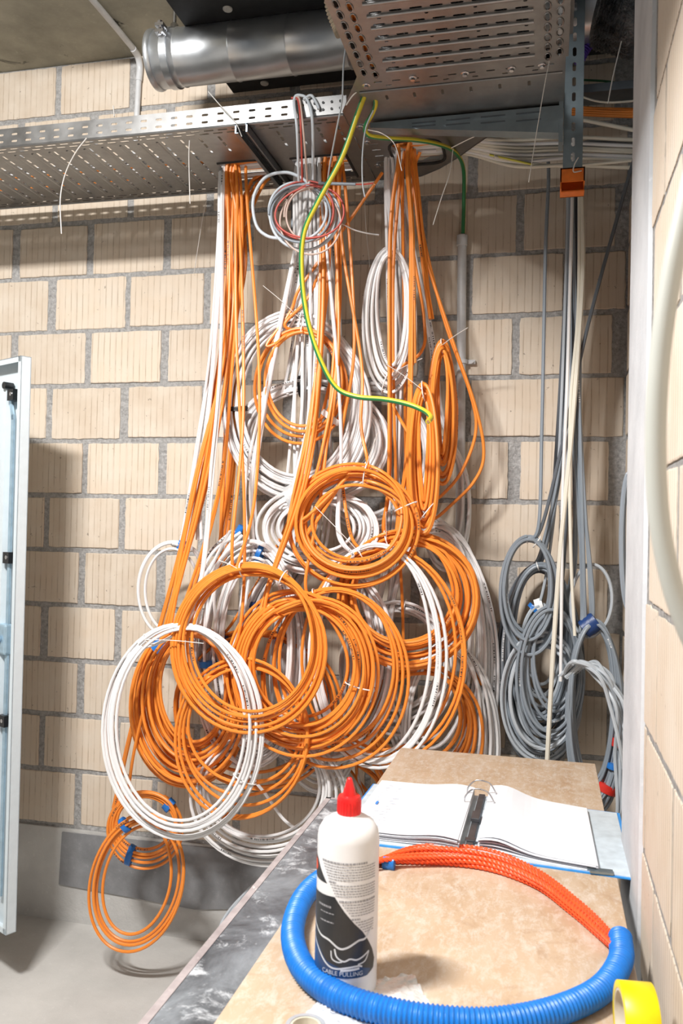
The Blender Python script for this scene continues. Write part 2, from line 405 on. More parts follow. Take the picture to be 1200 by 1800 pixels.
# plaster strip with a slightly wavy edge
zs = np.linspace(0, 3.91, 80); vs = []
for z in zs:
    w1 = noise.noise(Vector((0, 0, z*5)))*.012; w0 = noise.noise(Vector((3, 0, z*9)))*.006
    vs += [(NX-.008, -1.655+w1, z), (NX-.010, -1.275+w0, z), (NX+.03, -1.270+w0, z), (NX+.01, -1.67+w1, z)]
fs = []
for i in range(79):
    for k in range(3): fs.append((4*i+k, 4*i+k+1, 4*i+5+k, 4*i+4+k))
    fs.append((4*i+3, 4*i, 4*i+4, 4*i+7))
wn.add(vs, fs, mi=2)
struct('wall_right', wn, ['brick_near', 'mortar', 'plaster'])
tl = MB().box((-4.8, -5.2, 0), (-4.6, .3, 3.915)); struct('wall_left', tl, 'plinth')

# ------------------------------------------------------------------ black board and services under the ceiling
bd = thing('insulation_board', 'black insulation board fixed under the ceiling behind the duct', 'insulation board', (-1.0, -1.2, 3.7))
MB().box((-1.665, -2.6, 3.70), (-.10, -.005, 3.76)).build('panel', 'black', bd)
for (x, y) in ((-1.464, -.589), (-1.502, -.06), (-.95, -.35), (-.6, -.6)):
    MB().lathe([(.0, 0), (.016, 0), (.018, .003), (.018, .006)], (x, y, 3.694), 20).build('washer', 'washer', bd)
dt = thing('ventilation_duct', 'spiral galvanised steel duct with ribbed joints hanging below the black board', 'duct', (-1.0, -.45, 3.6))
DY, DZ, DR = -.45, 3.600, .104
d0 = at(262, 92, Y=DY); DX0 = float(d0[0])+.03
pr = [(DR-.004, 0), (DR, .004)]
x = 0
while x < 2.2: pr += [(DR, x+.108), (DR+.0025, x+.111), (DR+.0025, x+.115), (DR, x+.118)] ; x += .118+.105
b = MB().lathe(pr, (DX0, DY, DZ+.02), 64, 'X'); 
b.build('duct_pipe', 'duct', dt, smooth=True)
MB().lathe([(.0, -.012), (DR-.012, -.012), (DR-.012, -.004), (DR+.006, -.004), (DR+.008, .004), (DR+.006, .012), (DR+.001, .018)], (DX0, DY, DZ+.02), 64, 'X').build('end_cap', 'duct', dt, smooth=True)
MB().lathe([(DR+.001, .06), (DR+.006, .061), (DR+.006, .088), (DR+.001, .089)], (DX0, DY, DZ+.02), 64, 'X').build('clamp_band', 'duct', dt, smooth=True)
MB().box((DX0+.058, DY-DR-.03, DZ+.05), (DX0+.092, DY-DR+.02, DZ+.062)).box((DX0+.058, DY-DR-.03, DZ+.075), (DX0+.092, DY-DR+.02, DZ+.087)).lathe([(.006, 0), (.006, .05)], (DX0+.075, DY-DR-.02, DZ+.045), 10).lathe([(.011, 0), (.011, .008)], (DX0+.075, DY-DR-.02, DZ+.087), 6).build('clamp_bolt', 'chrome', dt)
MB().lathe([(.008, 0), (.008, .3)], (DX0+.075, DY, DZ+DR+.02), 14).lathe([(.015, -.002), (.015, .03), (.010, .035)], (DX0+.075, DY, DZ+DR+.02), 14).build('hanger_rod', 'chrome', dt, smooth=True)
cj = thing('ceiling_conduit', 'grey plastic conduit running along the ceiling and down the wall', 'conduit', (-2.1, -.05, 3.85))
MB().tube(crom([(-2.092, -1.6, 3.895), (-2.097, -.443, 3.895), (-2.103, -.09, 3.895)], 6), .013, 12).build('pipe', 'pvc', cj, smooth=True)
MB().tube(crom([(-2.103, -.10, 3.893), (-2.104, -.05, 3.885), (-2.108, -.022, 3.85), (-2.112, -.022, 3.79)], 6), .015, 12).build('bend', 'pvc', cj, smooth=True)
MB().tube([(-2.112, -.022, 3.80), (-2.125, -.022, 3.35)], .013, 12).build('pipe', 'pvc', cj, smooth=True)

# ------------------------------------------------------------------ cable trays
TZ = 3.2; YN, YF = -.72, -.165
tr = thing('cable_tray', 'long perforated galvanised cable tray along the wall at the left', 'cable tray', (-2.0, -.45, TZ))
holeA = [(-1.552, -.43), (-1.37, -.43), (-1.37, -.24), (-1.552, -.24)]
holeB = [(-1.262, -.42), (-1.05, -.42), (-1.05, -.22), (-1.262, -.22)]
H = [holeA, holeB]
x = -3.3
while x < -1.0:
    if abs(x+1.345) > .05:
        y = YN+.085; j = 0
        while y < YF-.075:
            inA = -1.60 < x < -1.33 and -.50 < y < -.19; inB = -1.30 < x < -1.02 and -.50 < y < -.17
            if not inA and not inB: H.append(slot(x, y, .0095, .032))
            y += .046
    x += .0735
for yy, o_ in ((YN+.020, 0), (YN+.042, .026), (YF-.020, 0), (YF-.042, .026)):
    x = -3.3+o_
    while x < -1.02: H.append(slot(x, yy, .036, .009)); x += .052
v, f = plate([(-3.35, YN), (-.985, YN), (-.985, YF), (-3.35, YF)], H, .0016, lambda a, b, c: (a, b, TZ+c))
pb = MB().add(v, f)
pb.build('tray_floor', 'tray', tr)
rb = MB(); x = -3.3
while x < -1.62:
    pts = [(x-.02, YN+.07, TZ-.001), (x-.02, YF-.07, TZ-.001)]
    rb.tube(pts, .005, 6, flat=(1, .5), ref=(1, 0, 0)); x += .0735
rb.build('rib', 'tray', tr, smooth=True)
for (yy, sgn) in ((YN, -1), (YF, 1)):
    Hs = []; x = -3.3
    while x < -1.0:
        Hs += [slot(x, .020, .024, .008), slot(x, .046, .024, .008)]; x += .0585
    v, f = plate([(-3.35, 0), (-.985, 0), (-.985, .068), (-3.35, .068)], Hs, .0016, lambda a, b, c: (a, yy+c, TZ+b))
    m_ = MB().add(v, f); m_.box((-3.35, min(yy, yy-sgn*.012), TZ+.067), (-.985, max(yy, yy-sgn*.012), TZ+.0695))
    m_.tube([(-3.35, yy, TZ), (-.985, yy, TZ)], .004, 8)
    m_.build('tray_side', 'tray', tr)
MB().tube(crom([(-1.555, -.435, TZ), (-1.46, -.438, TZ), (-1.368, -.435, TZ)], 4), .006, 8).build('edge_guard', 'rubber', tr)
MB().tube(crom([(-1.265, -.425, TZ), (-1.16, -.428, TZ), (-1.048, -.425, TZ)], 4), .006, 8).tube([(-1.048, -.425, TZ), (-1.048, -.22, TZ)], .006, 8).build('edge_guard', 'rubber', tr)
# coupling piece where the tray ends
MB().box((-1.10, YN-.004, TZ+.004), (-.975, YN-.001, TZ+.064)).build('joint_plate', 'tray', tr)
for q in range(4):
    for w in range(2): MB().lathe([(.0045, 0), (.0045, .003)], (-1.085+.03*q, YN-.007, TZ+.022+w*.024), 8, 'Y').build('bolt', 'blackplastic', tr)
wa = thing('wall_bracket', 'dark steel channel bracket under the left tray reaching back to the wall', 'bracket', (-1.345, -.3, TZ-.03))
MB().box((-1.368, -.735, TZ-.008), (-1.36, -.005, TZ-.002)).box((-1.330, -.735, TZ-.008), (-1.322, -.005, TZ-.002)).box((-1.368, -.735, TZ-.034), (-1.362, -.005, TZ-.004)).box((-1.328, -.735, TZ-.034), (-1.322, -.005, TZ-.004)).box((-1.368, -.735, TZ-.037), (-1.355, -.005, TZ-.034)).build('channel', 'dstrut', wa)
MB().box((-1.385, -.010, TZ-.16), (-1.305, 0, TZ+.02)).build('wall_plate', 'dstrut', wa)
# tee piece
tj = thing('tray_junction', 'flat galvanised tee piece with a curved edge between the two trays', 'cable tray junction', (-.8, -.5, TZ))
oc = [(-.985, -.165), (-.90, -.150), (-.80, -.165), (-.72, -.225), (-.64, -.31), (-.57, -.40), (-.50, -.485), (-.42, -.56), (-.34, -.605), (-.262, -.625), (-.262, -.95), (-.885, -.95), (-.985, -.735)]
hc = []
for i in range(28):
    a = 2*math.pi*i/28; cx, cy = -.785, -.375; e = .5
    hc.append((cx+.098*math.copysign(abs(math.cos(a))**e, math.cos(a)), cy+.105*math.copysign(abs(math.sin(a))**e, math.sin(a))))
Hj = [hc]
for i in range(9): Hj.append(slot(-.93, -.22-.052*i, .034, .006))
for i in range(10): Hj.append(slot(-.83+.058*i, -.90, .026, .007))
for i in range(6): Hj.append(slot(-.80+.09*i, -.875, .018, .007))
for i in range(6): Hj.append(slot(-.82+.09*i, -.80, .009, .030))
for (x, y) in ((-.60, -.50), (-.55, -.55), (-.62, -.59)): Hj.append(slot(x, y, .03, .006))
v, f = plate(oc, Hj, .0016, lambda a, b, c: (a, b, TZ+.004+c))
MB().add(v, f).build('junction_floor', 'tray', tj)
lip = MB(); P = oc[:10]
for i in range(len(P)-1):
    (xa, ya), (xb, yb) = P[i], P[i+1]
    lip.add([(xa, ya, TZ), (xb, yb, TZ), (xb, yb, TZ+.065), (xa, ya, TZ+.065), (xa, ya-.002, TZ), (xb, yb-.002, TZ), (xb, yb-.002, TZ+.065), (xa, ya-.002, TZ+.065)], [(0, 1, 2, 3), (7, 6, 5, 4), (0, 4, 5, 1), (3, 2, 6, 7), (0, 3, 7, 4), (1, 5, 6, 2)])
lip.build('side_wall', 'tray', tj)
MB().tube([(p[0], p[1], TZ+.004) for p in hc], .006, 8, closed=True).build('edge_guard', 'rubber', tj)
MB().tube([(-.9, -.85, TZ+.001), (-.27, -.85, TZ+.001)], .0035, 6).build('fold', 'tray', tj)
for x, y in ((-.87, -.89), (-.72, -.905), (-.56, -.9), (-.42, -.9), (-.95, -.5), (-.95, -.3), (-.95, -.62), (-.33, -.9)):
    MB().lathe([(.0, -.006), (.007, -.006), (.008, 0), (.013, .001), (.013, .003)], (x, y, TZ), 10).build('bolt', 'chrome', tj)
# overhead tray towards the camera
ot = thing('cable_tray', 'wide ribbed cable tray coming overhead towards the viewer', 'cable tray', (-.57, -1.7, TZ+.006))
OZ = TZ-.002; XA, XB = -.885, -.255; Ho = []
y = -.985; k = 0
while y > -2.9:
    for i in range(8): Ho.append(slot(-.765+.055*i, y, .034, .008))
    if k % 2 == 0:
        for i in range(4): Ho.append(slot(-.76+.13*i, y-.028, .010, .008))
    y -= .0565; k += 1
y = -.975
while y > -2.9:
    for xx, dy in ((XA+.025, 0), (XA+.058, .02), (XB-.025, 0), (XB-.058, .02)): Ho.append(slot(xx, y+dy, .011, .032))
    y -= .05
v, f = plate([(XA, -.945), (XB, -.945), (XB, -2.95), (XA, -2.95)], Ho, .0016, lambda a, b, c: (a, b, OZ+c))
MB().add(v, f).build('tray_floor', 'tray', ot)
rb = MB(); y = -.972
while y > -2.9:
    rb.tube([(XA+.095, y, OZ-.002), (XB-.095, y, OZ-.002)], .0062, 8, flat=(1, 1), ref=(0, 1, 0)); y -= .0565
y = -.975
while y > -2.9:
    for xx, dy in ((XA+.025, 0), (XA+.058, .02), (XB-.025, 0), (XB-.058, .02)):
        rb.tube([(xx+.009*math.cos(q), y+dy+.020*math.sin(q), OZ-.0015) for q in np.linspace(0, 2*math.pi, 10, endpoint=False)], .002, 5, closed=True)
    y -= .05
rb.build('rib', 'tray', ot, smooth=True)
for xx in (XA, XB):
    MB().box((xx-.001, -2.95, OZ), (xx+.001, -.945, OZ+.065)).box((xx-.001, -2.95, OZ+.064), (xx+.012, -.945, OZ+.066)).build('tray_side', 'tray', ot)
# cantilever arm and post
am = thing('cantilever_arm', 'tapered blue-grey steel arm under the tee piece', 'bracket arm', (-.58, -.63, TZ-.03))
xa, xb = -.905, -.268
for yy in (-.655, -.610):
    v = [(xa, yy, TZ-.004), (xb, yy, TZ-.004), (xb, yy, TZ-.092), (xa, yy, TZ-.018)]
    w = [(p[0], yy+.003, p[2]) for p in v]
    MB().add(v+w, [(0, 1, 2, 3), (7, 6, 5, 4), (0, 4, 5, 1), (1, 5, 6, 2), (2, 6, 7, 3), (3, 7, 4, 0)]).build('side_web', 'strut', am)
v = [(xa, -.655, TZ-.018), (xb, -.655, TZ-.092), (xb, -.607, TZ-.092), (xa, -.607, TZ-.018)]; w = [(a, b, c-.003) for a, b, c in v]
MB().add(v+w, [(0, 1, 2, 3), (7, 6, 5, 4), (0, 4, 5, 1), (1, 5, 6, 2), (2, 6, 7, 3), (3, 7, 4, 0)]).build('bottom_flange', 'strut', am)
hb = MB()
for i in range(4): hb.box((-.76+.115*i, -.6575, TZ-.022), (-.70+.115*i+.02, -.6545, TZ-.018)).box((-.76+.115*i, -.6575, TZ-.034-.004*i), (-.70+.115*i+.02, -.6545, TZ-.030-.004*i))
hb.build('slot_mark', 'dstrut', am)
MB().box((xb-.01, -.668, TZ-.13), (xb+.004, -.595, TZ+.03)).build('end_plate', 'strut', am)
po = thing('ceiling_post', 'slotted blue-grey steel post hanging from the ceiling beside the tee piece', 'post', (-.235, -.6, 3.0))
Hp = []; z = .045
while z < .9: Hp.append(slot(0, z, .012, .030)); z += .05
v, f = plate([(-.030, 0), (.030, 0), (.030, .915), (-.030, .915)], Hp, .003, lambda a, b, c: (-.231+a, -.602+c, 3.0+b))
MB().add(v, f).box((-.262, -.602, 3.0), (-.259, -.55, 3.915)).box((-.203, -.602, 3.0), (-.200, -.55, 3.915)).build('channel', 'strut', po)
oc_ = MB()
x0, x1, y0, y1, z0, z1 = -.270, -.192, -.620, -.54, 2.935, 3.003
for (a, b) in (((x0, y0, z0+.022), (x1, y0+.004, z1)), ((x0, y1-.004, z0), (x1, y1, z1)), ((x0, y0, z0), (x0+.004, y1, z1)), ((x1-.004, y0, z0+.02), (x1, y1, z1)), ((x0, y0, z1-.004), (x1, y1, z1)), ((x0+.004, y0+.03, z0), (x1, y1, z0+.004))): oc_.box(a, b)
oc_.build('end_cap', 'orangecap', po)

# ------------------------------------------------------------------ wall conduit with clamps
cw = thing('wall_conduit', 'upright pale grey plastic conduit clipped to the wall right of the coils', 'conduit', (-.65, -.03, 1.8))
MB().tube([at(812, 420, Y=-.03), at(806, 1250, Y=-.03)], .0185, 18).build('pipe', 'pvc', cw, smooth=True)
p_ = at(812, 424, Y=-.03); MB().lathe([(.019, -.02), (.022, -.018), (.022, .022), (.017, .026), (.008, .026)], p_, 20).build('end_sleeve', 'pvc', cw, smooth=True)
for vv in (636, 856):
    p_ = at(812, vv, Y=-.03); MB().lathe([(.020, -.009), (.022, -.008), (.022, .008), (.020, .009)], p_, 20).box((p_[0]+.015, -.026, p_[2]-.008), (p_[0]+.052, -.008, p_[2]+.008)).lathe([(.006, -.002), (.006, .004)], (p_[0]+.042, -.03, p_[2]), 8, 'Y').build('clamp', 'pvc', cw)

# ------------------------------------------------------------------ strand and coil builders
RC = .0062
def ell(bb, th, rot=0.):
    cx, cy, rx, ry = (bb[0]+bb[2])/2, (bb[1]+bb[3])/2, (bb[2]-bb[0])/2, (bb[3]-bb[1])/2
    x, y = rx*math.cos(th), -ry*math.sin(th)
    if rot: x, y = x*math.cos(rot)-y*math.sin(rot), x*math.sin(rot)+y*math.cos(rot)
    return np.array([cx+x, cy+y])
def smooth_rand(n, rnd):
    v = [rnd.uniform(-1, 1) for _ in range(n+3)]
    def g(t):
        i = min(max(int(t), 0), n); a = t-i; a = a*a*(3-2*a); return v[i]*(1-a)+v[i+1]*a
    return g
def ring_frame(inner, outer, Y, deg, rot):
    th = math.radians(deg); pi_, po_ = ell(inner, th, rot), ell(outer, th, rot); m = (pi_+po_)/2
    c = at(*m, Y=Y); a = at(*ell(inner, th, rot), Y=Y); b = at(*ell(outer, th, rot), Y=Y)
    m1 = (ell(inner, th+.05, rot)+ell(outer, th+.05, rot))/2; t = at(*m1, Y=Y)-c; t /= np.linalg.norm(t)
    return c, np.linalg.norm(b-a)/2, t
def band(name, par, c, t, wr, wy, length, mat, loops=False):
    # a sleeve (tape) or a thin strap (tie) around the bundle at c, running along t
    c = np.array(c, float); t = np.array(t, float); rad = np.cross(t, (0., 1., 0.)); rad /= np.linalg.norm(rad)+1e-9; dep = np.cross(rad, t)
    mb = MB()
    if loops:
        mb.tube([c+rad*math.cos(q)*wr+dep*math.sin(q)*wy for q in np.linspace(0, 2*math.pi, 20, endpoint=False)], .0024, 6, closed=True)
    else:
        n = 20; vs = []
        L = [(-.5, .9), (-.47, 1), (-.15, 1.03), (.2, .99), (.47, 1), (.5, .9)]
        for s_, k in L:
            for i in range(n):
                q = 2*math.pi*i/n; vs.append(c+t*s_*length+rad*math.cos(q)*wr*k+dep*math.sin(q)*wy*k)
        fs = [(j*n+i, j*n+(i+1) % n, (j+1)*n+(i+1) % n, (j+1)*n+i) for j in range(len(L)-1) for i in range(n)]
        fs += [tuple(range(n)), tuple(range((len(L)-1)*n, len(L)*n))]
        mb.add(vs, fs)
    return mb.build(name, mat, par, smooth=True)
def strands(mb, pts, n, r=RC, spread=5., ys=.012, seed=0, top=None, k=9, end=None):
    """pts: list of (u, v, Y); n cables that keep loosely together"""
    rnd = random.Random(seed); spread = max(spread, n*2.1) if n > 1 else spread; ys = ys*1.6
    for i in range(n):
        P = []; gx = smooth_rand(len(pts)+1, rnd); gy = smooth_rand(len(pts)+1, rnd)
        base = (i-(n-1)/2.)/max(1, n/2.)
        for j, (u, v, y) in enumerate(pts):
            s_ = spread*(1 if 0 < j < len(pts)-1 else .8)
            if end is not None and j == len(pts)-1: s_ = end
            P.append(at(u+s_*(base*.7+gx(j)*.6), v+rnd.uniform(-3, 3), Y=y+gy(j)*ys))
        if top:
            h = P[0]; zt = TZ+.03+rnd.random()*.02; hx = h[0]
            P = [np.array((hx+top*.22, h[1]+.02, zt)), np.array((hx+top*.05, h[1]+.005, zt-.004)), np.array((hx, h[1], TZ-.01))]+P[1:] if h[2] >= TZ-.05 else P
        mb.tube(crom(P, k), r, 7)
def coil(label, mat, inner, outer, Y, turns, squeeze=90, sq=.5, ties=(), tapes=(), drops=(), rot=0., thick=.022, seed=None, r=RC, ntilt=0., cat='cable coil', group=None, seg=52):
    rnd = random.Random(hash_(label) if seed is None else seed)
    c0 = at((outer[0]+outer[2])/2, (outer[1]+outer[3])/2, Y=Y)
    T = thing('cable_coil', label, cat, c0, group or {'orange': 'orange cable coils', 'white': 'white cable coils'}.get(mat, 'grey cable coils'))
    mb = MB(); g1 = smooth_rand(int(turns*2.6)+3, rnd); g2 = smooth_rand(int(turns*3)+3, rnd); g3 = smooth_rand(int(turns*1.7)+3, rnd)
    order = list(range(max(1, int(math.ceil(turns))))); rnd.shuffle(order); n = len(order); P = []
    NS = int(turns*seg); th0 = math.radians(squeeze); tl_ = rnd.uniform(-1, 1)*.01
    for i in range(NS+1):
        t = i/seg; th = th0+2*math.pi*t; k = min(int(t), n-1); a = t-int(t); kn = order[min(k+1, n-1)]
        bl = max(0, (a-.75)/.25); bl = bl*bl*(3-2*bl)
        lam = (order[k]*(1-bl)+kn*bl+.5)/n if n > 1 else .5
        lam += g1(t*2.4)*.9/n+g3(t*1.5)*.07
        q = sq+(1-sq)*math.sin((th-th0)/2)**2; lam = .5+(lam-.5)*q
        lam = min(max(lam, -.06), 1.08)
        p = ell(inner, th, rot)*(1-lam)+ell(outer, th, rot)*lam
        y = Y+(g2(t*2.8)*.8+((k*7) % n)/max(1, n)-.5)*thick*(.85+.15*q)+ntilt*math.cos(th)
        P.append(at(p[0], p[1], Y=min(y, -.02)))
    mb.tube(P, r, 7); mb.build('cable_loops', mat, T, smooth=True)
    for (dg, tail) in ties:
        c, w, t = ring_frame(inner, outer, Y, dg, rot); band('cable_tie', T, c, t, max(.012, w*(sq if abs(dg-squeeze) < 20 else .95)+.006), thick*.5+.012, 0, 'tie', True)
        if tail:
            e = at(*tail, Y=Y-thick-.03); MB().tube(crom([c+np.array((0, -thick*.5-.012, 0)), (c+e)/2+np.array((0, -.015, .004)), e], 6), .0028, 6, flat=(1, .5)).build('cable_tie_tail', 'tie', T)
    for tp in tapes:
        dg, tm = tp[0], tp[1]; ln = tp[2] if len(tp) > 2 else .03; fr = tp[3] if len(tp) > 3 else 1.
        c, w, t = ring_frame(inner, outer, Y, dg, rot); band('tape_band', T, c, t, w*fr+.007, thick*.5+.010, ln, tm)
    for j, d in enumerate(drops):
        pts, nn = d[0], d[1]; dm = d[2] if len(d) > 2 else mat; join = d[3] if len(d) > 3 else 60; spd = d[4] if len(d) > 4 else 5.
        yt = d[5] if len(d) > 5 else -.36
        L = [0]
        for a, b in zip(pts, pts[1:]): L.append(L[-1]+math.hypot(b[0]-a[0], b[1]-a[1]))
        q = [(u, v, yt+(Y-yt)*(l/max(1, L[-1]))) for (u, v), l in zip(pts, L)]
        if join:
            for dd in (join*.35, join*.7, join*1.1):
                m = (ell(inner, math.radians(squeeze+dd), rot)+ell(outer, math.radians(squeeze+dd), rot))/2; q.append((m[0], m[1], Y))
        db = MB(); strands(db, q, nn, r, spd, seed=(seed or 0)+j*13+len(label), top=(1 if (j+len(label)) % 2 else -1) if pts[0][1] < 330 else None)
        db.build('cable_drop', dm, T, smooth=True)
    return T
def hash_(s): return sum((i+1)*ord(c) for i, c in enumerate(s))

# ------------------------------------------------------------------ white coils, from the wall outwards
coil('white coil nearest the wall, wide grey-white rings right of the central drop', 'white', (585, 705, 715, 900), (545, 660, 765, 935), -.16, 11, 100, ties=(), tapes=((40, 'tape_black', .02, .5),), drops=(([(566, 300), (585, 480), (600, 640)], 5, 'white', -40, 8, -.33),), thick=.03)
coil('white coil hanging in front of the upright conduit beside the long orange coils', 'white', (750, 790, 805, 965), (735, 765, 836, 1010), -.09, 5, 90, drops=(([(702, 262), (722, 420), (760, 600), (775, 720)], 3, 'white', -60),))
coil('large outermost white coil fanning down behind the right end of the table', 'white', (690, 960, 815, 1300), (670, 905, 886, 1420), -.15, 14, 90, ties=((90, None),), drops=(([(688, 262), (700, 500), (707, 700), (715, 850)], 7, 'white', -50, 13, -.33),), thick=.05)
coil('white coil low behind the plywood with a stray orange cable', 'white', (725, 1165, 832, 1400), (700, 1110, 884, 1500), -.21, 8, 100, sq=.4, drops=(([(710, 265), (708, 600), (712, 850), (740, 1000)], 1, 'orange', -60, 6),), thick=.03)
coil('white coil with a blue tape band seen through the middle orange rings', 'white', (625, 1085, 765, 1240), (592, 1045, 805, 1295), -.19, 10, 90, ties=((80, None),), tapes=((232, 'tape_blue', .022, .5),), drops=(([(684, 262), (696, 450), (700, 700), (690, 930)], 7, 'white', 40, 12, -.34),), thick=.04)
coil('tall white coil directly behind the centre, filling the gap above the bottle', 'white', (510, 1010, 600, 1290), (470, 960, 655, 1400), -.22, 13, 90, sq=.7, drops=(([(548, 300), (552, 500), (558, 720), (560, 880)], 9, 'white', 40, 16),), thick=.06)
coil('broad white coil behind the fat orange coil, bottom rings showing below it', 'white', (455, 1000, 640, 1290), (402, 950, 705, 1352), -.30, 15, 100, tapes=((265, 'tape_navy', .04), (150, 'tape_navy', .025, .5)), drops=(([(538, 300), (540, 480), (535, 700), (520, 860)], 8, 'white', 40, 13),), thick=.05)
coil('white coil with black tape at its top and lower edge beside the central drop', 'white', (448, 702, 640, 845), (402, 655, 690, 888), -.27, 13, 97, ties=(), tapes=((97, 'tape_black', .022, .7), (222, 'tape_black', .02, .8)), drops=(([(534, 300), (532, 450), (532, 560)], 6, 'white', 30, 8),), thick=.04)
coil('big upper left white coil with a black tape band on its left side', 'white', (432, 592, 612, 835), (385, 533, 655, 882), -.33, 13, 85, sq=.55, ties=((85, (462, 502)),), tapes=((184, 'tape_black', .018),), drops=(([(528, 300), (530, 420), (526, 500)], 7, 'white', 40, 7),), thick=.04)
coil('white coil with silver and black tape at the upper left of the middle orange ring', 'white', (500, 893, 615, 965), (443, 850, 668, 1010), -.36, 12, 118, sq=.75, tapes=((118, 'tape_silver', .05), (103, 'tape_black', .022, .9)), drops=(([(552, 300), (552, 500), (548, 720), (530, 820)], 5, 'white', 20, 9),), thick=.04)
coil('narrow white coil with printed lettering hanging high on the right', 'white', (668, 460, 706, 640), (633, 424, 737, 693), -.30, 9, 90, sq=.4, ties=((90, None), (262, (742, 630))), drops=(([(697, 262), (690, 340)], 4, 'white', 0),), thick=.045)
coil('long white coil under the white wrapped bundle left of centre', 'white', (398, 1010, 500, 1310), (335, 935, 545, 1350), -.38, 15, 75, sq=.6, tapes=((185, 'tape_blue', .025, .4), (80, 'tape_blue', .02, .5)), drops=(([(390, 290), (386, 470), (372, 660), (353, 850), (350, 950)], 3, 'white', 0, 6), ([(545, 300), (480, 640), (440, 840)], 4, 'white', 40, 8)), thick=.06)
coil('small white coil with blue tape hanging left of the orange drops', 'white', (257, 965, 350, 1112), (238, 950, 372, 1128), -.26, 3, 70, sq=.9, tapes=((75, 'tape_blue', .028),), drops=(([(388, 290), (372, 600), (345, 800), (318, 945)], 2, 'white', 20, 3),), thick=.012)
coil('low white coil whose bottom rings pass behind the table edge', 'white', (366, 1300, 555, 1468), (328, 1282, 610, 1525), -.40, 8, 100, sq=.8, drops=(([(440, 960), (420, 1100), (400, 1220)], 3, 'white', 30, 6, -.36),), thick=.03)

# ------------------------------------------------------------------ grey coils at the right
coil('dark grey coil low in the corner behind the plywood end', 'dgrey', (905, 1010, 985, 1255), (870, 985, 1030, 1345), -.12, 13, 90, drops=(([(1004, 240), (998, 400), (985, 760), (965, 940)], 3, 'dgrey', 30, 4, -.25),), thick=.03, r=.0068)
coil('light grey coil with white and blue tape inside the dark grey rings', 'lgrey', (928, 1078, 975, 1200), (908, 1055, 992, 1250), -.15, 5, 95, tapes=((95, 'tape_white', .03), (110, 'tape_blue', .016)), drops=(([(1000, 240), (996, 400), (980, 800), (962, 1000)], 1, 'lgrey', 30, 4, -.25),), thick=.02)
coil('lowest mid-grey coil sagging into the corner', 'lgrey', (915, 1150, 995, 1290), (880, 1100, 1030, 1340), -.21, 9, 60, ntilt=.01, drops=(([(1008, 240), (1006, 400), (1010, 780), (1010, 1000)], 3, 'grey', 30, 5, -.25),), thick=.04)
coil('mid-grey coil with big oval rings below the orange-capped post', 'grey', (912, 1005, 985, 1240), (876, 985, 1026, 1325), -.19, 8, 95, ties=((95, None),), drops=(([(1012, 240), (1008, 400), (990, 760), (958, 960)], 3, 'grey', 30, 4, -.25),), thick=.04)
coil('slack grey coil sagging between the oval rings and the thick cream cable', 'grey', (945, 1100, 1005, 1240), (900, 1050, 1030, 1318), -.24, 7, 80, ntilt=.01, drops=(([(1016, 240), (1012, 400), (1000, 760), (985, 1030)], 2, 'dgrey', 30, 4, -.25),), thick=.04)
coil('upper grey coil hanging in front of the other grey rings', 'grey', (892, 956, 962, 1108), (877, 938, 984, 1152), -.26, 6, 95, ties=((95, None), (70, None)), drops=(([(963, 232), (958, 450), (952, 760), (946, 925)], 1, 'grey', 10, 2, -.26), ([(1122, 250), (1080, 400), (1030, 590), (988, 780), (950, 930)], 1, 'dgrey', 10, 2, -.3)), thick=.03, r=.0068)
coil('single thin grey loop arching right of the corner drops', 'lgrey', (1000, 995, 1070, 1120), (1004, 992, 1077, 1130), -.25, 1, 120, drops=(([(1006, 240), (1004, 500), (998, 800), (990, 960)], 1, 'lgrey', 0, 2, -.25),), thick=.01)
coil('grey coil wrapped in navy tape at its top in the right corner', 'grey', (1012, 1110, 1070, 1370), (990, 1082, 1104, 1440), -.27, 11, 100, sq=.45, tapes=((100, 'tape_navy', .06), (340, 'tape_red', .03, .3), (322, 'tape_blue', .02, .35), (300, 'tape_red', .03, .5)), drops=(([(1014, 240), (1012, 400), (1018, 760), (1032, 1040)], 6, 'grey', 20, 5, -.25),), thick=.05)
gb = thing('cable_bundle', 'pale grey bundle of eight cables curving down along the right wall', 'cable bundle', at(1060, 1250, Y=-.36))
b = MB(); strands(b, [(990, 1190, -.28), (1022, 1164, -.34), (1056, 1186, -.38), (1086, 1245, -.39), (1099, 1330, -.38), (1096, 1420, -.36), (1085, 1500, -.34)], 8, .0068, 17, .02, seed=77, end=14); b.build('cable', 'lgrey', gb, smooth=True)
coil('slim grey coil hanging on the side wall by the rendered edge', 'grey', (1097, 850, 1114, 1045), (1089, 822, 1120, 1072), -.74, 5, 90, thick=.02)
for (pts, n_, lab, mt, rr) in (
    ([(1022, 330), (1024, 480), (1014, 640), (1001, 800), (986, 950), (973, 1130), (961, 1345), (958, 1420)], 1, 'thick cream cable hanging straight down in front of the grey coils', 'cream', .0085),
    ([(1018, 330), (1016, 540), (1003, 700), (1001, 850), (1004, 1000), (1010, 1120)], 1, 'thinner cream cable just right of the thick one', 'cream', .0062),
    ([(1008, 240), (1003, 450), (996, 690), (989, 850), (987, 1020), (985, 1200)], 1, 'off-white cable running down through the mid-grey rings', 'white', .006),
    ([(1010, 240), (1010, 450), (999, 640), (998, 760), (996, 900)], 1, 'thin dark red wire among the grey cables in the corner', 'redwire', .0035)):
    b = MB(); q = [(u, v, -.30 if mt != 'redwire' else -.24) for u, v in pts]; strands(b, q, n_, rr, 0, 0, seed=4)
    c = at(pts[-1][0], pts[-1][1], Y=-.3); tag(b.build('hanging_cable', mt, loc=c, smooth=True), lab, 'cable')

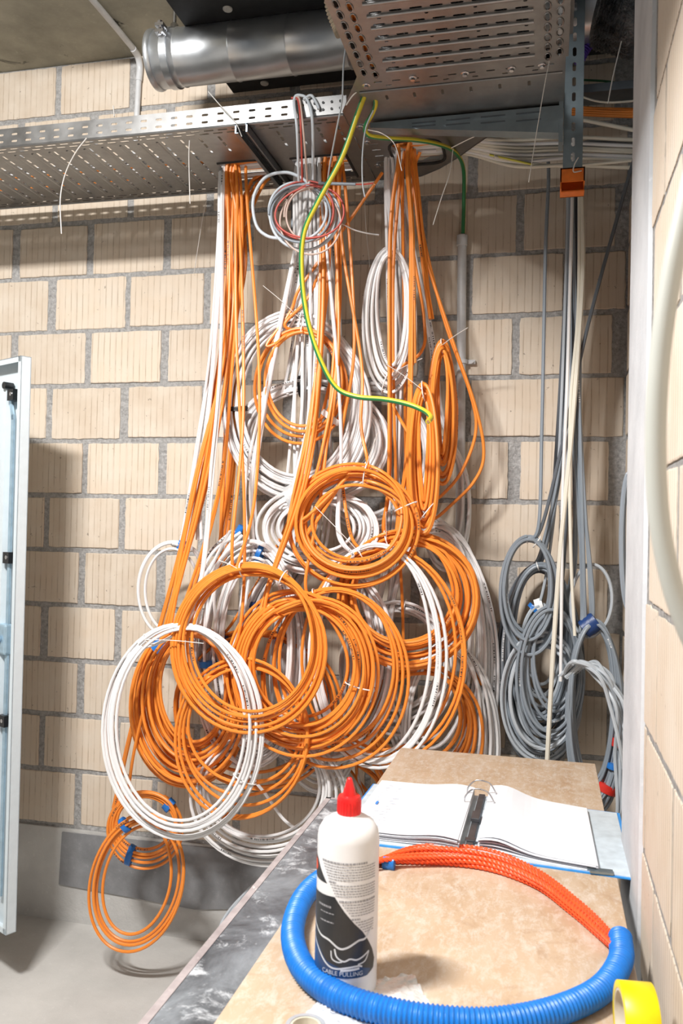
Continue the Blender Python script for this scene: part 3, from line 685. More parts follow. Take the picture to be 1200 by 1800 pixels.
# ------------------------------------------------------------------ orange coils
coil('dark orange coil half hidden behind the back edge of the plywood', 'orange', (668, 1195, 800, 1330), (640, 1150, 852, 1420), -.22, 10, 100, drops=(([(704, 262), (690, 500), (696, 850), (705, 1060)], 1, 'orange', 30, 4),), thick=.04)
coil('loose orange coil with short blue tape between the left and middle rings', 'orange', (325, 1125, 565, 1350), (300, 1100, 600, 1392), -.34, 5, 120, sq=.6, tapes=((113, 'tape_navy', .03), (70, 'tape_navy', .03)), drops=(([(590, 300), (592, 600), (510, 900), (420, 1080)], 1, 'orange', 20, 4),), thick=.03)
coil('dense dark orange coil of many turns at the far left with blue tape', 'orange', (296, 1130, 392, 1300), (215, 1088, 440, 1388), -.40, 24, 115, sq=.55, tapes=((128, 'tape_blue', .045, .45),), drops=(([(408, 290), (408, 420), (395, 620), (355, 850), (298, 1075)], 6, 'orange', 30, 16), ([(420, 290), (418, 450), (408, 640), (385, 850), (330, 1060)], 2, 'orange', 30, 10)), thick=.09)
coil('small orange coil low on the left in front of the concrete plinth', 'orange', (208, 1404, 300, 1492), (189, 1389, 322, 1526), -.33, 6, 60, sq=.8, tapes=((42, 'tape_blue', .03), (243, 'tape_blue', .025)), drops=(([(400, 290), (392, 600), (320, 950), (240, 1250), (200, 1420)], 2, 'orange', 0, 5),), thick=.02)
coil('lowest orange coil, a tall loose ring hanging nearly to the floor', 'orange', (184, 1455, 298, 1640), (150, 1418, 328, 1680), -.44, 4, 120, sq=.9, rot=.22, tapes=((125, 'tape_blue', .022, .6),), drops=(([(404, 290), (400, 500), (365, 800), (290, 1100), (240, 1300), (222, 1410)], 1, 'orange', 0, 4),), thick=.02)
coil('tall flat orange coil tied at its top beside the conduit', 'orange', (774, 640, 780, 790), (748, 583, 808, 856), -.26, 12, 90, sq=.45, ties=((90, (822, 576)),), drops=(([(724, 262), (740, 420), (758, 560)], 3, 'orange', 0, 3),), thick=.055)
coil('orange coil ring hanging high on the left with a white tape band', 'orange', (484, 592, 588, 742), (440, 570, 614, 778), -.37, 4, 90, sq=.4, ties=((90, None),), tapes=((315, 'tape_white', .022),), drops=(([(672, 305), (600, 405), (530, 500), (508, 550), (470, 610)], 1, 'orange', 40, 3), ([(580, 300), (578, 420), (545, 520), (500, 570)], 1, 'orange', 40, 3)), thick=.02)
coil('fat orange coil with fanned rings behind the middle orange ring', 'orange', (628, 968, 795, 1125), (590, 925, 845, 1178), -.36, 15, 105, sq=.8, ties=((108, (678, 900)),), drops=(([(716, 262), (724, 420), (716, 760), (700, 915)], 2, 'orange', -20, 4, -.40), ([(702, 262), (684, 420), (686, 820), (676, 920)], 2, 'orange', 20, 3, -.42)), thick=.05)
coil('loose wide orange loops sweeping around the right of the cluster', 'orange', (560, 972, 795, 1315), (525, 955, 824, 1340), -.42, 3, 110, sq=.7, ties=((108, (553, 890)),), drops=(([(602, 300), (622, 600), (600, 780), (612, 930)], 1, 'orange', -20, 4),), thick=.02)
coil('loose wide white loops running alongside the wide orange ones', 'white', (565, 965, 755, 1325), (540, 952, 788, 1350), -.43, 5, 105, sq=.6, drops=(([(560, 300), (590, 600), (600, 780), (595, 930)], 2, 'white', 20, 4),), thick=.02)
coil('long narrow orange coil hanging in front of the cut end of the earth wire', 'orange', (742, 720, 747, 880), (712, 655, 776, 947), -.37, 12, 90, sq=.45, ties=((90, (678, 640)), (262, None)), drops=(([(718, 262), (726, 420), (726, 640)], 2, 'orange', 0, 3, -.40),), thick=.055)
coil('orange coil ring in the middle of the cluster with a tie at its top', 'orange', (548, 855, 700, 985), (504, 810, 738, 1032), -.45, 10, 80, sq=.8, ties=((78, (664, 760)), (20, None)), drops=(([(576, 300), (574, 500), (548, 720), (516, 920)], 2, 'orange', 50, 9), ([(592, 300), (602, 440), (634, 640), (632, 745), (645, 805)], 1, 'orange', -20, 4), ([(586, 300), (596, 600), (566, 800), (525, 950)], 2, 'orange', 50, 6)), thick=.04)
coil('wide loose orange coil reaching lowest below the fat centre coil', 'orange', (335, 1185, 522, 1368), (306, 1150, 550, 1452), -.50, 5, 100, sq=.8, drops=(([(412, 290), (415, 600), (430, 900), (420, 1100)], 1, 'orange', 40, 4),), thick=.03)
coil('spread orange loops reaching right of the heavy orange ring', 'orange', (500, 1045, 680, 1300), (450, 1028, 722, 1350), -.46, 5, 105, sq=.5, ties=((108, None),), drops=(([(600, 300), (586, 600), (564, 850), (540, 1010)], 1, 'orange', 30, 4),), thick=.02)
coil('heavy orange coil of many tight turns at the centre', 'orange', (452, 1082, 612, 1262), (398, 1030, 665, 1326), -.50, 14, 120, sq=.85, ties=((345, None),), drops=(([(572, 300), (562, 600), (538, 830), (470, 1030)], 3, 'orange', 40, 7),), thick=.06)
coil('big clean white ring at the lower left crossing over the dark orange coil', 'white', (207, 1112, 428, 1440), (178, 1092, 466, 1476), -.56, 7, 125, sq=.7, ties=((118, (358, 1131)), (330, None)), drops=(([(394, 290), (390, 600), (374, 800), (340, 1075)], 2, 'white', 20, 5),), thick=.03)
coil('foremost big orange ring left of centre with a tie at its top', 'orange', (338, 1012, 545, 1250), (297, 988, 580, 1294), -.58, 8, 97, sq=.75, ties=((97, (384, 985)), (62, None)), drops=(([(432, 300), (455, 640), (447, 870), (420, 985)], 1, 'orange', 20, 3), ([(415, 300), (428, 700), (410, 940)], 1, 'orange', 20, 3)), thick=.03)
for (pts, lab) in (([(722, 262, -.36), (740, 420, -.3), (792, 590, -.25), (836, 720, -.22), (850, 800, -.2), (832, 850, -.2), (790, 890, -.2), (765, 908, -.22), (745, 915, -.25)], 'free orange cable bowing widest to the right over the conduit'),
                   ([(728, 262, -.36), (742, 400, -.3), (780, 560, -.25), (826, 690, -.22), (836, 760, -.2), (812, 830, -.2), (778, 870, -.22), (755, 885, -.25)], 'free orange cable bowing right just inside the widest one'),
                   ([(738, 268, -.36), (728, 300, -.34), (724, 420, -.32), (745, 560, -.28), (740, 620, -.3), (690, 660, -.32), (690, 710, -.32), (718, 765, -.34)], 'short orange cable curling round left of the long orange coils')):
    b = MB(); strands(b, pts, 1, RC, 0, 0, seed=2, k=12); c = at(pts[-1][0], pts[-1][1], Y=pts[-1][2])
    tag(b.build('hanging_cable', 'orange', loc=c, smooth=True), lab, 'cable')
# orange cables bending out of the left opening
ob = thing('cable_bundle', 'orange cables bending out over the back of the left tray opening', 'cable bundle', at(440, 400, Y=-.2))
b = MB(); strands(b, [(470, 305, -.22), (448, 325, -.24), (432, 380, -.28), (420, 470, -.3), (412, 600, -.3), (402, 800, -.3), (385, 1000, -.3)], 6, RC, 7, seed=9); b.build('cable', 'orange', ob, smooth=True)
ob = thing('cable_bundle', 'white wrapped cable bundle slanting down left of the foremost ring', 'cable bundle', at(400, 940, Y=-.34))
b = MB(); strands(b, [(420, 935, -.33), (390, 975, -.38), (362, 1040, -.40), (348, 1110, -.38), (352, 1190, -.34)], 9, RC, 26, .02, seed=19, end=16); b.build('cable', 'white', ob, smooth=True)
band('tape_band', ob, at(422, 935, Y=-.33), np.array((.5, 0, .86)), .02, .02, .05, 'tape_blue')
band('tape_band', ob, at(432, 930, Y=-.35), np.array((.3, 0, .95)), .011, .012, .05, 'tape_black')
# tails under the cluster
for (pts, mt, lab) in (([(565, 1340, -.2), (590, 1360, -.2), (612, 1420, -.2), (608, 1520, -.2)], 'white', 'white cable ends hanging behind the red bottle tip'),
                       ([(620, 1340, -.2), (640, 1370, -.2), (655, 1420, -.2), (660, 1520, -.2)], 'orange', 'orange cable ends hanging left of the plywood corner'),
                       ([(650, 1320, -.16), (660, 1370, -.16), (665, 1440, -.16)], 'white', 'white cable ends beside the plywood corner')):
    b = MB(); strands(b, pts, 5, RC, 28, .02, seed=31); tag(b.build('cable_ends', mt, loc=at(pts[-1][0], pts[-1][1], Y=-.2), smooth=True), lab, 'cable ends')
b = MB(); strands(b, [(400, 1320, -.4), (460, 1385, -.4), (500, 1440, -.4), (540, 1465, -.4)], 1, RC, 0, 0); tag(b.build('hanging_cable', 'white', loc=at(500, 1440, Y=-.4), smooth=True), 'single white cable end trailing right towards the table edge', 'cable')
b = MB(); strands(b, [(470, 1540, -.2), (430, 1570, -.35), (395, 1620, -.5), (385, 1680, -.6)], 4, RC, 8, .02); tag(b.build('hanging_cable', 'lgrey', loc=at(395, 1620, Y=-.5), smooth=True), 'pale cables just showing behind the left edge of the table', 'cable')

# ------------------------------------------------------------------ mixed wire coil under the tray
MY = -.52
mc = thing('wire_coil', 'small mixed coil of grey, red and beige wires under the tray openings', 'wire coil', at(530, 380, Y=MY), None)
def loop(bb_i, bb_o, turns, mt, r, seed, name, y=MY, th=.02):
    rnd = random.Random(seed); g1 = smooth_rand(12, rnd); g2 = smooth_rand(12, rnd); P = []; s0 = rnd.random()*2
    for i in range(int(turns*48)+1):
        t = i/48; a = s0+2*math.pi*t; lam = .5+.5*g1(t*2.2); p = ell(bb_i, a)*(1-lam)+ell(bb_o, a)*lam
        P.append(at(p[0], p[1], Y=y+g2(t*2.5)*th))
    MB().tube(P, r, 8).build(name, mt, mc, smooth=True)
loop((500, 335, 572, 395), (470, 312, 604, 450), 1.3, 'silver', .0055, 1, 'grey_wire')
loop((488, 330, 570, 430), (480, 318, 592, 446), 1.2, 'silver', .0055, 11, 'grey_wire')
loop((478, 326, 560, 412), (470, 314, 582, 428), 1.1, 'silver', .0055, 21, 'grey_wire', MY+.02)
loop((510, 325, 585, 412), (474, 318, 600, 425), 1.3, 'redwire', .0038, 2, 'red_wire', MY-.02)
loop((520, 330, 604, 412), (478, 322, 606, 420), 1.0, 'redwire', .0038, 8, 'red_wire', MY-.02)
loop((515, 332, 578, 405), (488, 322, 602, 440), 1.3, 'beige', .0038, 3, 'beige_wire', MY-.02)
loop((500, 340, 590, 440), (490, 330, 606, 449), .9, 'beige', .0038, 6, 'beige_wire', MY-.01)
loop((490, 345, 565, 400), (470, 320, 585, 435), 1.2, 'grey', .0048, 5, 'grey_wire', MY-.01)
MB().tube(crom([at(u, v, Y=MY) for u, v in [(550, 330), (528, 312), (500, 303), (465, 313), (445, 350), (450, 395), (470, 415), (500, 420)]], 8), .0062, 8).build('grey_wire', 'silver', mc, smooth=True)
for pts, mt, r in (([(525, 318), (522, 230), (517, 175), (530, 168), (541, 178), (549, 215), (550, 315)], 'silver', .0052), ([(531, 320), (529, 235), (524, 178), (512, 172)], 'redwire', .0036), ([(533, 175), (547, 168), (558, 185), (560, 192)], 'silver', .0052), ([(540, 320), (534, 240), (527, 178), (520, 170)], 'beige', .0036)):
    MB().tube(crom([at(u, v, Y=-.735 if v < 250 else MY-.08) for u, v in pts], 9), r, 8).build('wire_drop', mt, mc, smooth=True)
band('cable_tie', mc, at(545, 328, Y=MY), np.array((1, 0, 0)), .016, .02, 0, 'tie', True)
gw = thing('wire_end', 'grey cable end sticking out right with a stripped red core', 'wire end', at(610, 324, Y=MY-.03))
MB().tube([at(560, 322, Y=MY-.03), at(625, 324, Y=MY-.03)], .0055, 10).build('sheath', 'grey', gw, smooth=True)
MB().tube(crom([at(624, 324, Y=MY-.03), at(640, 324, Y=MY-.03), at(656, 322, Y=MY-.035)], 5), .0028, 8).build('core', 'redwire', gw)
MB().tube([at(655, 322, Y=MY-.035), at(660, 325, Y=MY-.03)], .0024, 6).build('copper_tip', 'copper', gw)

# ------------------------------------------------------------------ earth wire
ew = thing('earth_wire', 'green and yellow earth wire curving across the coils to a cut end', 'earth wire', at(560, 600, Y=-.72))
pts = [(662, 150, -.80), (648, 152, -.82), (630, 195, -.80), (600, 278, -.78), (560, 352, -.76), (534, 410, -.74), (530, 480, -.72), (540, 560, -.70), (562, 630, -.68), (590, 680, -.66), (625, 697, -.66), (675, 702, -.68), (715, 710, -.70), (745, 722, -.72), (757, 733, -.76), (752, 741, -.80)]
PP = crom([at(*p[:2], Y=p[2]) for p in pts], 10); MB().tube(PP, .0088, 14, v0=0).build('insulation', 'earth', ew, smooth=True)
t_ = PP[-1]-PP[-3]; t_ /= np.linalg.norm(t_); MB().tube([PP[-1]-t_*.002, PP[-1]+t_*.0015], .005, 10).build('copper_core', 'copper', ew)
ew2 = thing('earth_wire', 'green and yellow earth wire running under the tee piece into the conduit', 'earth wire', at(760, 260, Y=-.5))
pts = [(652, 156, -.80), (660, 180, -.78), (654, 200, -.74), (642, 222, -.72), (648, 238, -.70), (680, 243, -.66), (730, 246, -.6), (772, 254, -.5), (800, 268, -.36), (814, 295, -.2), (815, 350, -.08), (813, 425, -.03)]
PP = crom([at(*p[:2], Y=p[2]) for p in pts], 9); MB().tube(PP, .0078, 12, v0=0).build('insulation', 'earth', ew2, smooth=True)

# ------------------------------------------------------------------ cable ties and strings hanging from the trays
ties = [([(152, 243, -.74), (133, 268, -.75), (115, 305, -.74), (106, 350, -.74), (108, 411, -.74)], 'leftmost long white cable tie tail hanging from the left tray', 'tie', .003),
        ([(333, 247, -.74), (332, 280, -.74), (334, 358, -.74)], 'straight white tie tail hanging from the middle of the left tray', 'tie', .0028),
        ([(366, 161, -.76), (385, 183, -.76), (413, 214, -.74), (425, 240, -.72)], 'white cable tie tail sticking up over the front of the left tray', 'tie', .003),
        ([(363, 352, -.18), (355, 390, -.18), (341, 480, -.18)], 'thin grey tie tail against the bricks under the left tray', 'tie', .0022),
        ([(199, 186, -.70), (201, 205, -.70)], 'tiny tie stub standing behind the tray side near the ceiling conduit', 'tie', .003),
        ([(613, 50, -.9), (604, 110, -.88), (601, 175, -.85), (590, 235, -.8), (578, 300, -.7), (575, 340, -.6)], 'pale wire hanging past the left edge of the overhead tray', 'silver', .0042),
        ([(656, 194, -.8), (643, 225, -.79), (637, 270, -.79), (637, 320, -.79), (641, 346, -.79)], 'pale wire end hanging straight below the earth wires', 'silver', .0036),
        ([(646, 228, -.72), (672, 235, -.72), (694, 255, -.72), (706, 300, -.72)], 'curved tie tail in front of the right tray opening', 'tie', .0026),
        ([(796, 262, -.5), (790, 305, -.5), (775, 350, -.5), (761, 395, -.5)], 'tie tail hanging below the bend of the earth wire', 'tie', .0026),
        ([(793, 260, -.5), (825, 244, -.55), (866, 226, -.6)], 'tie tail pointing up right from the earth wire', 'tie', .0024),
        ([(965, 108, -.96), (955, 160, -.95), (940, 250, -.9), (929, 320, -.9)], 'long thin tie tail hanging from the right edge of the overhead tray', 'tie', .0024),
        ([(1092, 72, -.5), (1078, 130, -.45), (1068, 182, -.4)], 'white strap hanging from the wrapped flexible duct', 'tie', .004),
        ([(1016, 277, -.64), (1009, 290, -.64), (1008, 302, -.63), (1022, 300, -.63)], 'bent tie tail above the orange post cap', 'tie', .0032),
        ([(602, 394, -.45), (622, 404, -.5), (644, 410, -.52), (666, 413, -.52)], 'clear sleeve end poking right from the mixed wire coil', 'tieclear', .0042),
        ([(640, 330, -.2), (643, 400, -.2), (650, 470, -.2)], 'faint thin string hanging in front of the wall at mid height', 'tie', .0016),
        ([(655, 150, -.84), (625, 163, -.85), (608, 185, -.85)], 'pale tie end curling left from the top of the earth wire', 'tie', .003)]
for pts, lab, mt, r in ties:
    P = [at(u, v, Y=y) for u, v, y in pts]
    tag(MB().tube(crom(P, 6), r, 6, flat=(1, .6)).build('cable_tie' if mt == 'tie' else 'wire', mt, loc=P[0], smooth=True), lab, 'cable tie' if mt == 'tie' else 'wire')

# ------------------------------------------------------------------ cables lying in the trays
rnd = random.Random(11)
for i in range(13):
    y = -.45+i*.021+rnd.uniform(-.006, .006); z = TZ+.02+rnd.random()*.03
    P = [(-3.2, y, z), (-2.4, y+rnd.uniform(-.02, .02), z), (-1.6, y, z), (-1.1, y+rnd.uniform(-.02, .02), z+.004), (-.72, y+.01, z)]
    tag(MB().tube(crom(P, 6), .0065, 7).build('tray_cable', 'orange' if i in (4, 9) else 'white', loc=P[0], smooth=True), {4: 'orange cable lying in the front half of the left tray', 9: 'orange cable lying in the rear half of the left tray'}.get(i, 'white cable lying lengthways in the left tray, seen through its slots'), 'cable', ('orange' if i in (4, 9) else 'white')+' cables lying in the left tray')
for i in range(5):
    x = XA+.03+i*.012; P = [(x, -2.9, TZ+.012), (x, -1.8, TZ+.012), (x+.005, -1.2, TZ+.013), (x, -.98, TZ+.014)]
    tag(MB().tube(crom(P, 6), .006, 7).build('tray_cable', 'orange', loc=P[0], smooth=True), ['leftmost', 'second', 'third', 'fourth', 'fifth'][i]+' orange cable from the left edge of the overhead tray', 'cable', 'orange cables in the overhead tray')
for i in range(19):  # guessed fill, added so the overhead tray slots look dark from below
    x = XA+.115+i*.0235; P = [(x, -2.9, TZ+.018), (x+rnd.uniform(-.004, .004), -2.1, TZ+.019), (x, -1.5, TZ+.018), (x, -.96, TZ+.02)]
    tag(MB().tube(crom(P, 5), .0115, 8).build('tray_cable', 'dgrey', loc=P[0], smooth=True), 'added dark grey cable in the overhead tray, darkening its slots', 'cable', 'added dark cables in the overhead tray')
ORD = ['topmost', 'second', 'third', 'fourth', 'fifth']; seen = {}
rt = [(245, 'cream', 0), (252, 'white', 4), (258, 'cream', 6), (264, 'cream', 3), (270, 'white', 5), (277, 'cream', 4), (283, 'white', -2), (290, 'cream', 4)]
for i, (v0, mt, dv) in enumerate(rt):
    P = [np.array((-.80, -.44+.02*i, TZ+.03)), np.array((-.62, -.42+.02*i, TZ+.028)), at(905, v0+2, Y=-.33), at(1000, v0-4+dv, Y=-.3), at(1090, v0+dv, Y=-.28), at(1180, v0+dv+3, Y=-.27)]
    seen[mt] = seen.get(mt, 0)+1
    tag(MB().tube(crom(P, 6), .0072, 8).build('tray_cable', mt, loc=P[0], smooth=True), ORD[seen[mt]-1]+' of the '+mt.replace('cream', 'dull cream')+' cables running right from the tee piece into the side opening', 'cable', ('cream' if mt == 'cream' else 'white')+' cables running into the side opening')
for (pts, mt, r, lab) in (([(868, 275, -.4), (905, 284, -.35), (985, 292, -.3), (1060, 287, -.3), (1150, 278, -.3)], 'cream', .0055, 'lowest sagging cream cable crossing behind the post'),
                          ([(860, 272, -.4), (900, 281, -.38), (935, 289, -.36)], 'yellowwire', .004, 'thin yellow wire leaving the edge of the tee piece'),
                          ([(1022, 210, -.3), (1070, 220, -.3), (1150, 236, -.3)], 'cream', .0075, 'single cream cable sloping right behind the post'),
                          ([(1015, 168, -.3), (1065, 180, -.3), (1150, 174, -.3)], 'cream', .004, 'thin pale wire sagging above the orange cables at the right'),
                          ([(1015, 140, -.25), (1080, 145, -.25), (1150, 165, -.25)], 'greenwire', .004, 'thin green wire high at the right')):
    if mt == 'yellowwire' and 'yellowwire' not in M: M['yellowwire'] = simple('yellow_wire', (.62, .58, .08), .4)
    P = [at(u, v, Y=y) for u, v, y in pts]; tag(MB().tube(crom(P, 6), r, 8).build('hanging_cable', mt, loc=P[0], smooth=True), lab, 'cable')
for i in range(4):
    P = [at(1000, 188+i*4, Y=-.25), at(1080, 192+i*4, Y=-.25), at(1180, 192+i*5, Y=-.25)]
    tag(MB().tube(crom(P, 5), .006, 8).build('tray_cable', 'orange', loc=P[0], smooth=True), ORD[i]+' of the four orange cables running right behind the post in a flat bunch', 'cable', 'orange cables behind the post')
sw = thing('steel_channel', 'dark steel channel carrying the orange cables behind the post', 'channel', at(1070, 184, Y=-.25))
a_ = at(1000, 184, Y=-.22); MB().box((a_[0]-.05, -.3, a_[2]-.0), (.35, -.2, a_[2]+.03)).build('channel', 'dstrut', sw)
# flexible duct wrapped in film, purple conduit
MB_ = MB(); fx = thing('flexible_duct', 'duct end wrapped in clear and black plastic film at the top right', 'duct', at(1095, 30, Y=-.45))
P = [at(1052, 10, Y=-.45), at(1075, 15, Y=-.45), at(1100, 22, Y=-.45), at(1140, 35, Y=-.45)]
MB_.tube(crom(P, 8), [.10, .115, .125, .13, .128, .135, .13, .138, .13, .135, .13, .138, .132, .137, .13, .135, .13, .134, .13, .135, .13, .134, .13, .13, .12], 28); MB_.build('film_wrap', 'filmwrap', fx, smooth=True)
MB().tube([at(1058, 10, Y=-.45)+np.array((0, .128*math.cos(q), .128*math.sin(q))) for q in np.linspace(0, 2*math.pi, 40, endpoint=False)], .009, 8, closed=True).build('rubber_seal', 'rubber', fx, smooth=True)
pc = MB(); P = crom([at(1015, 112, Y=-.4), at(1030, 85, Y=-.4), at(1048, 62, Y=-.4), at(1066, 48, Y=-.4)], 30)
pc.tube(P, [.016+.003*math.sin(i*1.3) for i in range(len(P))], 14)
tag(pc.build('corrugated_conduit', 'purple', loc=P[0], smooth=True), 'short purple corrugated conduit below the wrapped duct', 'conduit')
pc = MB(); P = crom([at(573, -20, Y=-.95), at(580, 20, Y=-.93), at(592, 52, Y=-.92), at(597, 62, Y=-.92)], 24)
pc.tube(P, [.012+.002*math.sin(i*1.5) for i in range(len(P))], 12)
tag(pc.build('corrugated_conduit', 'beigeconduit', loc=P[0], smooth=True), 'beige ribbed conduit at the left edge of the overhead tray', 'conduit')

# ------------------------------------------------------------------ cabinet door at the left
E0 = np.array([-2.262, -.60, .225]); dv_ = np.array([-.895, .446, 0]); nv_ = np.array([-.446, -.895, 0]); HT = 2.215
def D(a, n_, z): return E0+dv_*a+nv_*n_+np.array((0, 0, z))
def dbox(mb, a0, a1, n0, n1, z0, z1):
    vs = [D(a, n_, z) for z in (z0, z1) for a, n_ in ((a0, n0), (a1, n0), (a1, n1), (a0, n1))]
    return mb.add(vs, [(0, 1, 2, 3), (7, 6, 5, 4), (0, 4, 5, 1), (1, 5, 6, 2), (2, 6, 7, 3), (3, 7, 4, 0)])
cd = thing('cabinet_door', 'tall white metal cabinet door standing open at the left edge', 'cabinet door', E0)
b = MB(); dbox(b, 0, .9, -.030, -.027, 0, HT); b.build('door_leaf', 'door', cd)
b = MB(); dbox(b, 0, .003, -.03, .012, 0, HT); dbox(b, 0, .022, .009, .012, 0, HT); dbox(b, 0, .9, -.03, .012, HT-.003, HT); dbox(b, 0, .9, .009, .012, HT-.022, HT); dbox(b, 0, .9, -.03, .012, 0, .003); dbox(b, 0, .9, .009, .012, 0, .022); b.build('door_rim', 'door', cd)
b = MB(); dbox(b, .118, .142, -.027, .006, .09, HT-.09); b.build('stiffener', 'door', cd)
b = MB(); dbox(b, .076, .094, -.012, -.004, .12, HT-.22); b.build('lock_rod', 'rod', cd)
b = MB(); vs = [D(.076, -.012, HT-.24), D(.094, -.012, HT-.24), D(.094, -.004, HT-.24), D(.076, -.004, HT-.24), D(.108, -.012, HT-.12), D(.124, -.012, HT-.12), D(.124, -.004, HT-.12), D(.108, -.004, HT-.12)]
b.add(vs, [(0, 1, 2, 3), (7, 6, 5, 4), (0, 4, 5, 1), (1, 5, 6, 2), (2, 6, 7, 3), (3, 7, 4, 0)]); b.build('rod_tip', 'rod', cd)
b = MB(); b.tube([D(.118, -.02, HT-.105), D(.118, .018, HT-.105)], .014, 14); b.build('roller', 'blackplastic', cd, smooth=True)
for vv in (693, 981, 1270):
    zc = float(at(18, vv, Y=-.58)[2])-E0[2]
    b = MB(); dbox(b, .060, .104, -.024, .010, zc-.022, zc+.022); g = b.build('rod_guide', 'blackplastic', cd)
    b = MB(); b.tube([D(.075, .009, zc+.002), D(.075, .013, zc+.002)], .008, 10); b.build('screw', 'chrome', g)
zc = float(at(5, 1125, Y=-.58)[2])-E0[2]
b = MB(); dbox(b, .07, .14, -.024, .012, zc-.06, zc+.06); b.tube([D(.105, .012, zc), D(.105, .03, zc)], .016, 14); b.build('lock_case', 'rod', cd, bevel=.01)

# ------------------------------------------------------------------ table, plywood
HB = 1.05
tb = thing('work_table', 'long work table with a worn grey top and steel edge along the right wall', 'table', (-.5, -2.0, 0))
MB().box((-.878, -3.3, 1.00), (-.13, -1.122, HB-.018)).build('tabletop', 'film', tb)
MB().box((-.893, -3.3, .985), (-.878, -1.112, HB-.0165)).box((-.893, -1.122, .985), (-.13, -1.112, HB-.0165)).build('edge_strip', 'trimedge', tb)
for (x, y) in ((-.84, -1.17), (-.17, -1.17), (-.84, -3.2), (-.17, -3.2)): MB().box((x-.02, y-.02, 0), (x+.02, y+.02, 1.0)).build('leg', 'leg', tb)
MB().box((-.85, -3.2, .94), (-.81, -1.17, 1.0)).box((-.20, -3.2, .94), (-.16, -1.17, 1.0)).build('rail', 'leg', tb)
b = MB(); x0, x1, y0, y1 = -.770, -.126, -3.3, -.565
b.box((x0, y0, HB-.018), (x1, y1, HB)); tag(b.build('plywood_sheet', 'ply', loc=(-.45, -1.9, HB-.018), bevel=.002), 'scuffed light brown plywood sheet lying on the table and overhanging its far end', 'plywood sheet')

# ------------------------------------------------------------------ binder
bn = thing('ring_binder', 'open blue ring binder with white pages lying on the plywood', 'binder', (-.45, -1.25, HB))
def quad(mb, P, z0, z1, mi=0):
    vs = [(x, y, z0) for x, y in P]+[(x, y, z1) for x, y in P]
    return mb.add(vs, [(3, 2, 1, 0), (4, 5, 6, 7), (0, 1, 5, 4), (1, 2, 6, 5), (2, 3, 7, 6), (3, 0, 4, 7)], mi=mi)
cl = [(-.790, -1.480), (-.478, -1.487), (-.474, -1.03), (-.778, -1.010)]
cr = [(-.430, -1.488), (-.088, -1.515), (-.088, -1.065), (-.430, -1.03)]
b = MB(); quad(b, cl, HB, HB+.003); quad(b, [(-.478, -1.487), (-.430, -1.488), (-.430, -1.03), (-.474, -1.03)], HB, HB+.003); quad(b, cr, HB, HB+.003); b.build('cover', 'bindblue', bn)
b = MB(); quad(b, [(-.785, -1.473), (-.440, -1.480), (-.440, -1.037), (-.773, -1.017)], HB+.003, HB+.0045); quad(b, [(-.436, -1.481), (-.096, -1.508), (-.096, -1.071), (-.436, -1.037)], HB+.003, HB+.0045); b.build('lining', 'bindgrey', bn)
def page(mb, P, z, lift, crv, n=16, th=.0006):
    """P: corners near-spine-front, outer-front, outer-back, near-spine-back"""
    vs = []
    for i in range(n+1):
        s_ = i/n; h = z+lift*math.exp(-((s_-.16)/.22)**2)+crv*math.sin(s_*math.pi)
        for a, bq in ((0, 1), (3, 2)):
            x = P[a][0]*(1-s_)+P[bq][0]*s_; y = P[a][1]*(1-s_)+P[bq][1]*s_; vs.append((x, y, h))
    vs += [(x, y, zz-th) for x, y, zz in vs]; m = 2*(n+1)
    fs = [(2*i, 2*i+1, 2*i+3, 2*i+2) for i in range(n)]+[(m+2*i, m+2*i+2, m+2*i+3, m+2*i+1) for i in range(n)]+[(2*i, 2*i+2, m+2*i+2, m+2*i) for i in range(n)]+[(2*i+1, m+2*i+1, m+2*i+3, 2*i+3) for i in range(n)]+[(0, m, m+1, 1), (2*n, 2*n+1, m+2*n+1, m+2*n)]
    mb.add(vs, fs)
b = MB(); rn = random.Random(3)
for i in range(9):
    j = rn.uniform(-.004, .004); page(b, [(-.480+j, -1.463+j), (-.752+j, -1.452+j), (-.745+j, -1.035+j), (-.478, -1.043+j)], HB+.006+i*.0022, .004+.0008*i, .001)
b.build('left_pages', 'page', bn, smooth=False)
b = MB()
for i in range(8):
    j = rn.uniform(-.005, .005); page(b, [(-.436+j, -1.440+j*2), (-.168+j, -1.500+j), (-.176+j, -1.095+j), (-.436, -1.015+j)], HB+.006+i*.0016, .004+.0024*i, -.001)
b.build('right_pages', 'page', bn)
b = MB(); b.box((-.466, -1.44, HB+.003), (-.448, -1.04, HB+.012)).box((-.470, -1.42, HB+.012), (-.444, -1.40, HB+.016)).box((-.468, -1.28, HB+.012), (-.446, -1.22, HB+.022)); b.build('ring_mechanism', 'darkmetal', bn, bevel=.002)
for yy in (-1.11, -1.19):
    b = MB(); b.tube(crom([(-.492, yy, HB+.02), (-.492, yy, HB+.045), (-.475, yy, HB+.066), (-.455, yy, HB+.070), (-.432, yy, HB+.064), (-.418, yy, HB+.045), (-.414, yy, HB+.03)], 5), .0019, 8); b.build('ring', 'chrome', bn, smooth=True)
b = MB()
for i in range(16): 
    for k in range(rn.choice((1, 2, 2))):
        xx = -.735+rn.random()*.02+.03*k; b.box((xx, -1.42+i*.022, HB+.0265), (xx+rn.uniform(.008, .02), -1.418+i*.022, HB+.0268))
b.build('faint_print', 'ink', bn)
MB().box((-.722, -1.26, HB+.0266), (-.716, -1.235, HB+.0270)).build('blue_mark', 'blueink', bn)
b = MB(); b.box((-.190, -1.500, HB+.0045), (-.176, -1.085, HB+.010)).box((-.185, -1.512, HB+.0045), (-.135, -1.490, HB+.0095)); b.build('page_lifter', 'strut', bn)

